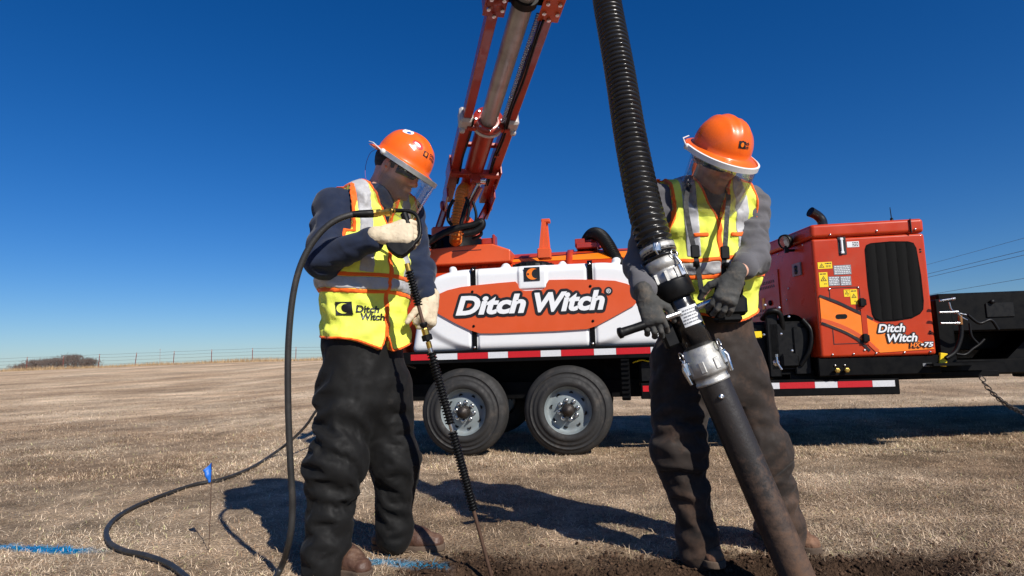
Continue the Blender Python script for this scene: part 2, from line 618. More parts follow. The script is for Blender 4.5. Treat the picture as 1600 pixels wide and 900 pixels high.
def relax_cloth(o, segs, excess, iters=220, inmax=.012, outmax=.04, bend=.10, grav=.0, pin=None, cross=0.0, start=None):
    """let a garment that is a little too long for the limb buckle into folds.
    segs: list of (a, b) limb axes; excess: function(points, nearest segment index, t) -> extra length along the limb"""
    me = o.data; nv = len(me.vertices)
    x0 = np.empty(nv * 3, np.float32); me.vertices.foreach_get('co', x0); x0 = x0.reshape(-1, 3).astype(np.float64)
    nq = len(me.polygons); lv = np.empty(len(me.loops), np.int32); me.loops.foreach_get('vertex_index', lv); Q = lv.reshape(nq, 4)
    E = np.concatenate([Q[:, [0, 1]], Q[:, [1, 2]], Q[:, [2, 3]], Q[:, [3, 0]], Q[:, [0, 2]], Q[:, [1, 3]]]); E.sort(1)
    E = np.unique(E[:, 0].astype(np.int64) * nv + E[:, 1]); i, j = E // nv, E % nv
    fn = np.cross(x0[Q[:, 2]] - x0[Q[:, 0]], x0[Q[:, 3]] - x0[Q[:, 1]]); n0 = np.zeros_like(x0)
    for k in range(4):
        for c in range(3): n0[:, c] += np.bincount(Q[:, k], fn[:, c], nv)
    n0 /= np.linalg.norm(n0, axis=1)[:, None] + 1e-12
    mid = (x0[i] + x0[j]) * .5; best = np.full(len(i), 1e9); sid = np.zeros(len(i), int); tt = np.zeros(len(i))
    axd = np.zeros((len(i), 3))
    for k, (a, b) in enumerate(segs):
        a, b = np.asarray(a, float), np.asarray(b, float); ab = b - a
        t = np.clip(((mid - a) @ ab) / (ab @ ab), 0, 1); d = np.linalg.norm(mid - a - t[:, None] * ab, axis=1)
        m_ = d < best; best[m_] = d[m_]; sid[m_] = k; tt[m_] = t[m_]; axd[m_] = ab / np.linalg.norm(ab)
    dv = x0[j] - x0[i]; L0 = np.maximum(np.linalg.norm(dv, axis=1), 1e-5)
    tw = np.stack([fbm(mid * 4.5 + 11 * c, 2) - .5 for c in (1, 2, 3)], 1) * 3.4
    axd = axd + tw; axd /= np.linalg.norm(axd, axis=1)[:, None]
    ca = (np.abs((dv * axd).sum(1)) / L0) ** 2
    rest = L0 * (1 + excess(mid, sid, tt) * np.clip(2.6 * fbm(mid * np.array([7., 7., 5.]) + 50, 2) - .35, .1, 2) * ca + cross * (1 - ca))
    deg = np.bincount(i, minlength=nv) + np.bincount(j, minlength=nv)
    x = x0 + n0 * ((fbm(x0 @ np.array([[1, 0, .5], [0, 1, -.3], [-.4, .5, 1.6]]) * 15 + 3, 2) - .5) * .022)[:, None]
    if start is not None: x = x0 + start
    free = np.ones(nv) if pin is None else 1 - pin(x0)
    inv = (1.0 / np.maximum(deg, 1))[:, None]
    def scat(w, sgn):
        return np.stack([np.bincount(i, w[:, c], nv) + sgn * np.bincount(j, w[:, c], nv) for c in range(3)], 1)
    for it in range(iters):
        d = x[j] - x[i]; l = np.sqrt((d * d).sum(1)) + 1e-9
        co = d * ((l - rest) / l * .5)[:, None]
        x = x + (scat(co, -1) * inv * 1.9) * free[:, None]
        if True:
            lap = scat(x[j] - x[i], -1) * inv
            l2 = scat(lap[j] - lap[i], -1) * inv
            x = x - (bend * l2) * free[:, None]
        if grav: x[:, 2] -= grav * free
        dp = x - x0; dn = (dp * n0).sum(1)
        x = x + n0 * (np.clip(dn, -inmax, outmax) - dn)[:, None]
    x = np.where(np.isfinite(x), x, x0)
    me.vertices.foreach_set('co', x.astype(np.float32).ravel()); me.update()
    return x0, x - x0


def drape(o, fn, lo, hi, hc, segs, excess, inmax, outmax, pin=None, it1=170, it2=80, b1=.03, b2=.012, grav=0.0, k2=1.05):
    """big folds on a coarse copy first, then sharpen them on the garment itself"""
    v, q = net(fn, lo, hi, hc)
    tmp = link('drape_tmp', np_mesh('drape_tmp', v, q))
    px, pd = relax_cloth(tmp, segs, excess, it1, inmax, outmax, b1, grav, pin)
    tm = tmp.data; bpy.data.objects.remove(tmp); bpy.data.meshes.remove(tm)
    me = o.data; x0 = np.empty(len(me.vertices) * 3, np.float32); me.vertices.foreach_get('co', x0); x0 = x0.reshape(-1, 3)
    from mathutils.kdtree import KDTree
    kd = KDTree(len(px))
    for k, p in enumerate(px): kd.insert(p, k)
    kd.balance()
    idx = np.empty((len(x0), 4), int); w = np.empty((len(x0), 4))
    for k in range(len(x0)):
        f_ = kd.find_n(x0[k], 4)
        idx[k] = [a[1] for a in f_]; w[k] = [1 / (a[2] + hc * .25) for a in f_]
    w /= w.sum(1)[:, None]
    st_ = (pd[idx] * w[:, :, None]).sum(1)
    return relax_cloth(o, segs, lambda *a: excess(*a) * k2, it2, inmax * 1.15, outmax * 1.15, b2, grav, pin, start=st_)


def follow(o, x0, dx):
    from mathutils.kdtree import KDTree
    kd = KDTree(len(x0))
    for k, p in enumerate(x0): kd.insert(p, k)
    kd.balance()
    me = o.data; v = np.empty(len(me.vertices) * 3, np.float32); me.vertices.foreach_get('co', v); v = v.reshape(-1, 3)
    for k in range(len(v)):
        f_ = kd.find_n(v[k], 3); w = np.array([1 / (q[2] + 1e-4) for q in f_]); w /= w.sum()
        v[k] += (dx[[q[1] for q in f_]] * w[:, None]).sum(0)
    me.vertices.foreach_set('co', v.ravel()); me.update()


def split_loose(o):
    """give every separate piece of a mesh an object of its own"""
    me = o.data; nv = len(me.vertices)
    co = np.empty(nv * 3, np.float32); me.vertices.foreach_get('co', co); co = co.reshape(-1, 3)
    lv = np.empty(len(me.loops), np.int32); me.loops.foreach_get('vertex_index', lv); Q = lv.reshape(-1, 4)
    lab = np.arange(nv)
    while True:
        m_ = lab[Q].min(1); new = lab.copy()
        for k in range(4): np.minimum.at(new, Q[:, k], m_)
        new = new[new]
        if (new == lab).all(): break
        lab = new
    ids, cnt = np.unique(lab[Q[:, 0]], return_counts=True)
    if len(ids) < 2: return
    mats = list(me.materials)
    for k, i_ in enumerate(ids[np.argsort(-cnt)]):
        q = Q[lab[Q[:, 0]] == i_]
        if len(q) < 12: continue
        u, inv_ = np.unique(q, return_inverse=True)
        nm = np_mesh(o.name, co[u], inv_.reshape(-1, 4))
        for mm in mats: nm.materials.append(mm)
        if k == 0: o.data = nm
        else:
            p = bpy.data.objects.new(o.name.split('.')[0], nm); COL.objects.link(p); p.parent = o.parent; p.location = o.location


def set_color_attr(me, name, cols):
    a = me.color_attributes.new(name, 'FLOAT_COLOR', 'POINT')
    c = np.ones((len(cols), 4), np.float32); c[:, :3] = cols
    a.data.foreach_set('color', c.ravel())

# ================================================================== the setting
def smooth(a, b, x):
    t = np.clip((x - a) / (b - a), 0, 1)
    return t * t * (3 - 2 * t)


def dirt_amount(x, y):
    """1 inside the dug pit and its spoil, 0 on the turf"""
    p = np.stack([x * 5, y * 5, np.zeros_like(x)], 1)
    n = fbm(p, 4) - .5
    edge = 2.79 - .06 * (x + .35) - .055 * np.maximum(x - .9, 0)      # far rim of the pit
    r = np.minimum(edge - y, np.minimum((x + .42) * .8, (1.75 - x) * .8))
    r = np.minimum(r, y - 1.75)
    return smooth(-.13, .09, r + n * .30), r + n * .12


def ground_z(x, y):
    p = np.stack([x * .35, y * .35, np.zeros_like(x)], 1)
    z = (fbm(p, 3) - .5) * .05 * smooth(6, 14, y)
    ridge = np.interp(x, [-75, -50, -25, -8, 20, 60], [.9, 1.05, 1.32, 1.2, .75, .3])
    z = z + ridge * smooth(9, 58, y) * (1 - smooth(62, 130, y) * 1.6)
    q = np.stack([x * 9, y * 9, np.zeros_like(x) + 3], 1)
    z = z + (fbm(q, 3) - .5) * .022 * smooth(30, 9, y)
    d, r = dirt_amount(x, y)
    q = np.stack([x * 26, y * 26, np.zeros_like(x) + 8], 1)
    z = z - .34 * smooth(.06, .42, r) + d * (fbm(q, 3) - .5) * .035
    return z


LA, LB = ground_at(-60, 853), ground_at(700, 883)


def paint_amount(x, y):
    ab = (LB - LA)[:2]; L = np.linalg.norm(ab); ab = ab / L
    nx, ny = -ab[1], ab[0]
    dist = (x - LA[0]) * nx + (y - LA[1]) * ny
    n = fbm(np.stack([x * 14, y * 14, np.zeros_like(x)], 1), 3) - .5
    w = .035 + .05 * n
    on = (smooth(-2.02, -2.12, x) * .95 + smooth(-1.88, -2.0, x) * .3 + smooth(-.74, -.62, x) * smooth(-.28, -.34, x) * .75)
    return on * smooth(w + .02, w - .015, np.abs(dist))


def grass_col(x, y, n=None):
    a = fbm(np.stack([x * .9, y * .9, np.zeros_like(x)], 1), 4)
    b = fbm(np.stack([x * 5, y * 5, np.zeros_like(x) + 4], 1), 3)
    t = np.clip((a - .35) * 2.2, 0, 1)[:, None]; s = np.clip((b - .3) * 2.2, 0, 1)[:, None]
    c = (1 - t) * np.array([.47, .345, .23]) + t * np.array([.70, .56, .40])
    c = c * (.72 + .5 * s)
    return c


def build_ground():
    def axis(lo, hi, a, b, st, g=1.09):
        xs = list(np.arange(a, b, st)); d = st
        while xs[-1] < hi: d *= g; xs.append(xs[-1] + d)
        d = st
        while xs[0] > lo: d *= g; xs.insert(0, xs[0] - d)
        return np.array(xs)
    xs = axis(-900, 900, -3.2, 3.2, .028); ys = axis(-60, 1500, 1.6, 4.2, .028)
    X, Y = np.meshgrid(xs, ys, indexing='ij')
    x, y = X.ravel(), Y.ravel()
    z = ground_z(x, y)
    nx, ny = len(xs), len(ys)
    i = (np.arange(nx - 1)[:, None] * ny + np.arange(ny - 1)[None]).ravel()
    q = np.stack([i, i + ny, i + ny + 1, i + 1], 1)
    me = np_mesh('ground', np.stack([x, y, z], 1), q)
    d, r = dirt_amount(x, y)
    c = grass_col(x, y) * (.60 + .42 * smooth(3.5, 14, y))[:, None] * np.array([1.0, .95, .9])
    dc = np.array([.052, .031, .019]) * (.6 + .9 * fbm(np.stack([x * 18, y * 18, z * 0], 1), 3))[:, None]
    c = c * (1 - d[:, None]) + dc * d[:, None]
    pa = paint_amount(x, y)[:, None]
    c = c * (1 - pa) + np.array([.002, .22, .40]) * pa
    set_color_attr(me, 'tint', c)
    M = bpy.data.materials.new('dry_turf'); M.use_nodes = True
    n = M.node_tree; p = n.nodes['Principled BSDF']; L = n.links.new
    a = n.nodes.new('ShaderNodeAttribute'); a.attribute_name = 'tint'
    tc = n.nodes.new('ShaderNodeTexCoord')
    out = None
    prev = a.outputs['Color']
    for sc, amt, st in ((55, .55, 1), (9, .35, 1), (1.3, .35, .35), (.22, .3, .35)):
        mp = n.nodes.new('ShaderNodeMapping'); mp.inputs['Scale'].default_value = (st, 1, 1)
        L(tc.outputs['Object'], mp.inputs[0])
        nz = n.nodes.new('ShaderNodeTexNoise'); nz.inputs['Scale'].default_value = sc; nz.inputs['Detail'].default_value = 7
        nz.inputs['Roughness'].default_value = .7
        L(mp.outputs[0], nz.inputs['Vector'])
        mr = n.nodes.new('ShaderNodeMapRange'); mr.inputs['From Min'].default_value = .28; mr.inputs['From Max'].default_value = .72
        mr.inputs['To Min'].default_value = 1 - amt; mr.inputs['To Max'].default_value = 1 + amt
        L(nz.outputs['Fac'], mr.inputs['Value'])
        vm = n.nodes.new('ShaderNodeVectorMath'); vm.operation = 'SCALE'
        L(prev, vm.inputs[0]); L(mr.outputs[0], vm.inputs['Scale'])
        prev = vm.outputs[0]
    L(prev, p.inputs['Base Color'])
    p.inputs['Roughness'].default_value = .95; p.inputs['Specular IOR Level'].default_value = .1
    nb = n.nodes.new('ShaderNodeTexNoise'); nb.inputs['Scale'].default_value = 70; nb.inputs['Detail'].default_value = 6
    L(tc.outputs['Object'], nb.inputs['Vector'])
    b = n.nodes.new('ShaderNodeBump'); b.inputs['Strength'].default_value = .9; b.inputs['Distance'].default_value = .03
    L(nb.outputs['Fac'], b.inputs['Height']); L(b.outputs[0], p.inputs['Normal'])
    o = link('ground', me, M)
    tag(o, kind='structure')


def blades(n, ys, lean, ln, wd, seed, thin=None):
    r = np.random.default_rng(seed)
    y = ys; x = r.uniform(-1, 1, n) * (y * .92 + .9)
    d, rr = dirt_amount(x, y)
    keep = r.random(n) > d * .93
    clump = fbm(np.stack([x * 7, y * 7, np.zeros_like(x) + 2], 1), 3)
    keep &= r.random(n) < .35 + 1.3 * clump
    patch = fbm(np.stack([x * 1.3, y * 1.3, np.zeros_like(x) + 9], 1), 4)
    keep &= r.random(n) < np.clip(2.6 * (patch - .18), .45, 1.2)
    x, y, d = x[keep], y[keep], d[keep]; n = len(x)
    z = ground_z(x, y)
    sc = (1 + .10 * np.maximum(y - 3, 0))
    L = ln * r.uniform(.45, 1.35, n) * sc ** .45; w = wd * r.uniform(.6, 1.4, n) * sc ** .9
    az = r.uniform(0, 2 * np.pi, n); el = np.clip(r.normal(lean, .33, n), .08, 1.4)
    dx, dy = np.cos(az), np.sin(az)
    sx, sy = -dy, dx
    b = np.stack([x, y, z - .004], 1)
    mid = b + np.stack([dx * np.cos(el) * L * .5, dy * np.cos(el) * L * .5, np.sin(el) * L * .55], 1)
    bend = r.uniform(.15, .95, n); el2 = el - bend
    tip = mid + np.stack([dx * np.cos(el2) * L * .5, dy * np.cos(el2) * L * .5, np.sin(el2) * L * .5], 1)
    tip[:, 2] = np.maximum(tip[:, 2], z + .003)
    sd = np.stack([sx, sy, r.uniform(-.4, .4, n)], 1) * w[:, None]
    V = np.stack([b - sd, b + sd, mid - sd * .8, mid + sd * .8, tip], 1).reshape(-1, 3)
    k = np.arange(n)[:, None] * 5
    F = np.concatenate([k + [0, 1, 3], k + [0, 3, 2], k + [2, 3, 4]], 0)
    c = grass_col(x, y)
    pick = r.random(n)[:, None]
    c = c * r.uniform(.45, 1.45, n)[:, None]
    c = np.where(pick < .24, c * np.array([.5, .40, .34]), c)
    c = np.where(pick > .78, c * np.array([1.16, 1.2, 1.25]), c)
    c = np.where((pick > .955), c * np.array([.8, .95, .62]), c)
    c = c * (1 - d[:, None] * .75) + d[:, None] * .75 * np.array([.10, .055, .03])
    pa = (paint_amount(x, y) * (r.random(n) < .85))[:, None]
    c = c * (1 - pa) + np.array([.003, .27, .50]) * pa
    return V, F, np.repeat(c, 5, 0)


def build_grass():
    r = np.random.default_rng(3)
    parts = []
    u = r.random(380000); parts.append(blades(380000, 2.0 / (1 - u * (1 - 2.0 / 9.0)), .40, .036, .0010, 11))
    u = r.random(240000); parts.append(blades(240000, 5.0 / (1 - u * (1 - 5.0 / 34.0)), .46, .040, .0014, 12))
    V = np.concatenate([p[0] for p in parts]); C = np.concatenate([p[2] for p in parts])
    off = 0; F = []
    for p in parts: F.append(p[1] + off); off += len(p[0])
    me = np_mesh('dry_grass', V, np.concatenate(F), False)
    set_color_attr(me, 'tint', C)
    M = attr_color_mat('straw_blade', 'tint', .8, .2)
    o = link('dry_grass', me, M)
    tag(o, 'short straw-coloured winter grass covering the field', 'grass', kind='stuff')


def build_clods():
    r = np.random.default_rng(5)
    base = bmesh.new(); bmesh.ops.create_icosphere(base, subdivisions=1, radius=1)
    bv = np.array([v.co[:] for v in base.verts]); bf = np.array([[v.index for v in f.verts] for f in base.faces]); base.free()
    V, F, C = [], [], []
    n = 12000
    x = r.uniform(-.65, 1.95, n); y = r.uniform(1.9, 2.95, n)
    d, rr = dirt_amount(x, y)
    keep = (r.random(n) < d ** 1.5 * .95 + .02)
    x, y = x[keep], y[keep]; z = ground_z(x, y)
    off = 0
    for i in range(len(x)):
        s = .0022 + .0075 * r.random() ** 3
        vv = bv * (1 + r.uniform(-.35, .35, (len(bv), 1))) * s * r.uniform(.7, 1.3, 3)
        V.append(vv + [x[i], y[i], z[i] + s * .3]); F.append(bf + off); off += len(bv)
        C.append(np.tile(np.array([.064, .038, .024]) * r.uniform(.45, 1.5), (len(bv), 1)))
    me = np_mesh('loose_soil', np.concatenate(V), np.concatenate(F), True)
    set_color_attr(me, 'tint', np.concatenate(C))
    o = link('loose_soil', me, attr_color_mat('soil_crumb', 'tint', .95, .1))
    tag(o, 'loose reddish brown soil crumbs around the dug pit', 'soil', kind='stuff')


def build_fence():
    rust = mat('fence_steel', (.22, .06, .045), .7, .2, .3, 20)
    wirem = mat('fence_wire', (.14, .13, .13), .6, .6, .1)
    # (px, top py, base py)
    posts = [(-118, 556, 590), (-38, 561, 589), (41, 561, 579), (98, 558, 578), (153.5, 555.5, 575), (210.5, 553, 574.5), (270.5, 551.5, 570.5),
             (330, 548.5, 568.5), (394, 547, 567), (462, 545, 566), (534, 543, 564)]
    base = []
    places = ['beyond the left edge of the bushes', 'left of the bushes at the field edge', 'standing in front of the left end of the bushes',
              'standing in front of the right half of the bushes', 'first post right of the bushes', 'second post right of the bushes',
              'third post right of the bushes', 'fourth post right of the bushes', 'fifth post right of the bushes',
              'hidden behind the worker in navy', 'far post behind the worker in navy']
    for i, (px, t, b) in enumerate(posts):
        Y = 57.0
        p = at(px, b, Y)
        x, y = p[0], Y
        gz = float(ground_z(np.array([x]), np.array([y]))[0])
        h = 1.25
        lx = .12 * (1 if i % 2 else .55) if i in (4, 5, 6) else .02
        e = empty('fence_post', (x, y, gz))
        mb = MB(); mb.box((lx / 2, 0, h / 2 - .1), (.06, .014, h + .2), np.array([[1, 0, lx / h], [0, 1, 0], [-lx / h, 0, 1]]))
        mb.box((lx / 2, .025, h / 2 - .1), (.014, .05, h + .2), np.array([[1, 0, lx / h], [0, 1, 0], [-lx / h, 0, 1]]))
        mb.build('shaft', rust, e)
        mb = MB(); mb.box((lx * .95, .0, h * .93), (.066, .02, h * .09)); mb.build('painted_tip', mat('post_tip', (.55, .4, .35), .7), e)
        tag(e, 'thin rusty steel fence post, ' + places[i], 'fence post', 'fence posts along the ridge')
        base.append((x, y, gz, h, lx))
    # one slim grey pole further away behind the fence
    p = at(249.5, 571, 66)
    gz = float(ground_z(np.array([p[0]]), np.array([66.]))[0])
    e = empty('marker_pole', (p[0], 66, gz)); mb = MB(); mb.tube([(0, 0, -.3), (0, 0, 1.5), (0.01, 0, 1.75)], [.03, .026, .02], 8); mb.build('shaft', mat('pole_grey', (.3, .3, .3), .7), e)
    mb = MB(); mb.box((0, 0, 1.8), (.075, .05, .12), bev=.01); mb.build('cap', mat('pole_grey'), e)
    tag(e, 'slim grey pole behind the wire fence, between third and fourth red posts', 'pole')
    names = ['top', 'second', 'third', 'lowest']
    for k, fr in enumerate((.96, .74, .5, .26)):
        pts = []
        for (x, y, gz, h, lx) in base: pts.append((x + lx * fr, y - .05, gz + h * fr))
        pts = np.array(pts); pp = [pts[0]]
        for a, b in zip(pts[:-1], pts[1:]):
            mdl = (a + b) / 2; mdl = mdl - [0, 0, .02]; pp += [mdl, b]
        mb = MB(); mb.tube(pp, .009, 5)
        o = mb.build('fence_wire', wirem)
        tag(o, names[k] + ' strand of barbed wire strung between the rusty posts', 'fence wire', 'strands of the wire fence')


def build_bushes():
    """leafless grey brown thickets behind the fence"""
    r = np.random.default_rng(21)
    twig = mat('bare_twig', (.12, .092, .078), .9, 0, .3, 3)
    specs = [(58, 62, 1.7, .95, 'low bare bush at the left end of the thicket'), (86, 61, 2.0, 1.05, 'bare grey bush beside the leftmost one in the thicket'),
             (112, 63, 1.7, 1.35, 'tallest bare bush at the right half of the thicket'), (137, 64, 1.3, .95, 'small bare bush at the right end of the thicket'),
             (38, 64, 1.2, .6, 'tiny bare shrub on the left flank of the thicket')]
    for px, Y, w, h, lab in specs:
        x = at(px, 575, Y)[0]
        gz = float(ground_z(np.array([x]), np.array([float(Y)]))[0])
        e = empty('bare_bush', (x, Y, gz))
        V, F = [], []
        tr = MB()
        for k in range(9):
            bx = r.uniform(-.5, .5) * w * .7; a = r.uniform(-.5, .5)
            tr.tube([(bx * .6, r.uniform(-.4, .4), -.1), (bx, r.uniform(-.4, .4), h * .4), (bx * 1.15 + a, r.uniform(-.6, .6), h * .8)], [.06, .04, .015], 6)
        tr.build('stem', twig, e)
        n = 1500
        cx = r.normal(0, .42, n) * w * .62; cy = r.normal(0, .7, n)
        top = h * np.sqrt(np.clip(1.12 - (cx / (w * .95)) ** 2, .02, 1)) * (.8 + .35 * fbm(np.stack([cx * 1.6, cy, cx * 0 + px], 1), 3))
        cz = top * r.random(n) ** .55
        L = r.uniform(.12, .42, n); az = r.normal(0, .75, n) + cx * .35
        dx, dz = np.sin(az) * L, np.cos(az) * L
        dy = r.normal(0, .12, n); ww = r.uniform(.008, .022, n)
        b = np.stack([cx, cy, cz], 1); t = b + np.stack([dx, dy, dz], 1)
        sd = np.stack([np.cos(az), np.zeros(n), -np.sin(az)], 1) * ww[:, None]
        V = np.stack([b - sd, b + sd, t], 1).reshape(-1, 3); F = np.arange(3 * n).reshape(-1, 3)
        o = link('twigs', np_mesh('twigs', V, F, False), twig, e)
        tag(e, lab, 'bush', 'leafless bushes behind the fence')
    # tall tufts along the fence line
    n = 26000
    x = r.uniform(-62, 30, n); y = r.normal(57.4, 1.1, n)
    z = ground_z(x, y); L = r.uniform(.12, .42, n) * (.4 + 1.2 * fbm(np.stack([x * .4, y * .4, x * 0], 1), 3))
    az = r.uniform(0, 6.28, n); ln = r.uniform(.1, .6, n)
    b = np.stack([x, y, z - .02], 1); t = b + np.stack([np.cos(az) * ln * L, np.sin(az) * ln * L, L], 1)
    sd = np.stack([-np.sin(az), np.cos(az), 0 * az], 1) * .016
    V = np.stack([b - sd, b + sd, t], 1).reshape(-1, 3)
    me = np_mesh('tall_dry_grass', V, np.arange(3 * n).reshape(-1, 3), False)
    set_color_attr(me, 'tint', np.repeat(np.array([.42, .29, .16]) * r.uniform(.6, 1.3, (n, 1)), 3, 0))
    o = link('tall_dry_grass', me, MATS['straw_blade'])
    tag(o, 'taller golden dry grass fringe along the wire fence', 'grass', kind='stuff')


def build_power_lines():
    wm = mat('power_cable', (.05, .05, .055), .6)
    labs = ['highest overhead cable crossing the sky right of the engine enclosure', 'upper of the close pair of overhead cables right of the enclosure',
            'lower of the close pair of overhead cables right of the enclosure', 'lowest overhead cable just above the black flatbed']
    vp = at(985, 541, 4000)
    for (pxa, pya), lb, r_ in zip([(1600, 372), (1600, 391.5), (1600, 398.5), (1600, 435)], labs, (.016, .022, .022, .018)):
        a = at(pxa, pya, 55); d = (vp - a); d = d / d[1]
        pts = [a + d * t for t in np.linspace(-48, 900, 60)]
        for i, q in enumerate(pts):
            q[2] -= .0
        mb = MB(); mb.tube(pts, r_, 5)
        tag(mb.build('power_cable', wm), lb, 'cable', 'overhead cables')


build_ground(); build_grass(); build_clods(); build_fence(); build_bushes(); build_power_lines()

# ================================================================== the vacuum excavator trailer
TYAW = math.radians(-9); TO = np.array([0.03, 5.55, 0.0])
tex = np.array([math.cos(TYAW), math.sin(TYAW), 0]); tey = np.array([-math.sin(TYAW), math.cos(TYAW), 0])


def tl(p):
    """place -> trailer coordinates (along, inwards, up)"""
    q = np.asarray(p, float) - TO
    return np.array([q @ tex, q @ tey, q[2]])


RED = mat('red_paint', (.47, .040, .008), .36, 0, .12, 3, coat=.15, col2=(.40, .075, .035), c2thr=.66, c2scale=3.5, spec=.3)
DRED = mat('boom_red_paint', (.31, .026, .013), .38, 0, .18, 6, coat=.3)
ORANGE = mat('orange_paint', (.95, .21, .006), .35, 0, .06, 4, coat=.4)
SIGNO = mat('sign_orange_red', (.62, .085, .018), .42, 0, .05, 3)
BLACK = mat('black_paint', (.0024, .0024, .0026), .5, 0, .3, 7, bump=.05, bscale=40, spec=.13)
FLATBLACK = mat('black_plastic', (.004, .004, .0043), .5, 0, .25, 14, spec=.22)
RUBBER = mat('tyre_rubber', (.017, .0162, .0158), .75, 0, .22, 12, bump=.15, bscale=90, col2=(.045, .037, .031), c2thr=.62, c2scale=6)
WHITEP = mat('white_polyethylene', (.74, .75, .76), .45, 0, .03, 3, spec=.4, col2=(.66, .66, .65), c2thr=.62, c2scale=3)
RIM = mat('grey_wheel_paint', (.23, .265, .275), .4, .1, .12, 9, col2=(.19, .2, .2), c2thr=.6, c2scale=8)
HUB = mat('greasy_hub', (.035, .028, .024), .5, .4, .3, 20)
CHROME = mat('zinc_steel', (.62, .62, .62), .28, 1, .12, 20)
ALU = mat('cast_aluminium', (.50, .49, .46), .55, .75, .15, 25, bump=.12, bscale=80)
STEEL = mat('brushed_steel_pipe', (.36, .355, .35), .4, .4, .2, 5, col2=(.26, .25, .24), c2scale=4)
BRASS = mat('brass', (.65, .42, .10), .35, 1, .1)
YELLOW = mat('yellow_label', (.88, .62, .01), .45, 0, .05, 20)
LABW = mat('white_label', (.72, .73, .74), .45, 0, .05, 20)
LABG = mat('grey_label', (.20, .21, .22), .45, 0, .2, 60)
TAPER = mat('red_reflective_tape', (.50, .012, .018), .35, 0, .10, 90)
TAPEW = mat('white_reflective_tape', (.62, .63, .65), .35, 0, .10, 90)
LETW = mat('white_lettering', (.78, .79, .80), .45, 0, .03)
LETB = mat('black_lettering', (.010, .010, .012), .45, 0, .1)
ORHOSE = mat('orange_hose', (.62, .17, .015), .5, 0, .12, 20)

trailer = empty('vacuum_excavator_trailer', TO, TYAW)
tag(trailer, 'orange and white vacuum excavator trailer with boom, parked behind the two workers', 'trailer')


def bevel_mesh(me, w, seg=2, ang=.5):
    bm = bmesh.new(); bm.from_mesh(me)
    es = [e for e in bm.edges if len(e.link_faces) == 2 and e.calc_face_angle() > ang]
    bmesh.ops.bevel(bm, geom=es, offset=w, segments=seg, affect='EDGES', profile=.5)
    bm.to_mesh(me); bm.free()
    return me


def put_text(name, parent, v, f, o, ex, ey, ez, m_, lift):
    o, ex, ey, ez = [np.asarray(q, float) for q in (o, ex, ey, ez)]
    mb = MB(); mb.add([o + ex * p[0] + ey * p[1] + ez * (lift + p[2]) for p in v], f)
    return mb.build(name, m_, parent)


def outlined_text(name, parent, txt, o, w, h, r, ex, ey, ez, shear=.28, bold=.03, lift=.004, fill=LETW):
    """letters with a thick dark outline: a backing made of shifted copies and the face on top"""
    v, f = fit_text(txt, w, h, shear, bold)
    mb = MB(); o = np.asarray(o, float); ex, ey, ez = [np.asarray(q, float) for q in (ex, ey, ez)]
    k = 0
    for rr, nn in ((1.0, 16), (.5, 8)):
        for a in np.linspace(0, 2 * np.pi, nn, endpoint=False):
            d = np.array([math.cos(a), math.sin(a)]) * r * rr
            mb.add([o + ex * (p[0] + d[0]) + ey * (p[1] + d[1]) + ez * (lift + k * .00005) for p in v], f); k += 1
    mb.build(name + '_outline', LETB, parent)
    put_text(name, parent, v, f, o, ex, ey, ez, fill, lift + .004)


EXU, EYU, EZU = (1, 0, 0), (0, 0, 1), (0, -1, 0)     # writing on the near side of the trailer


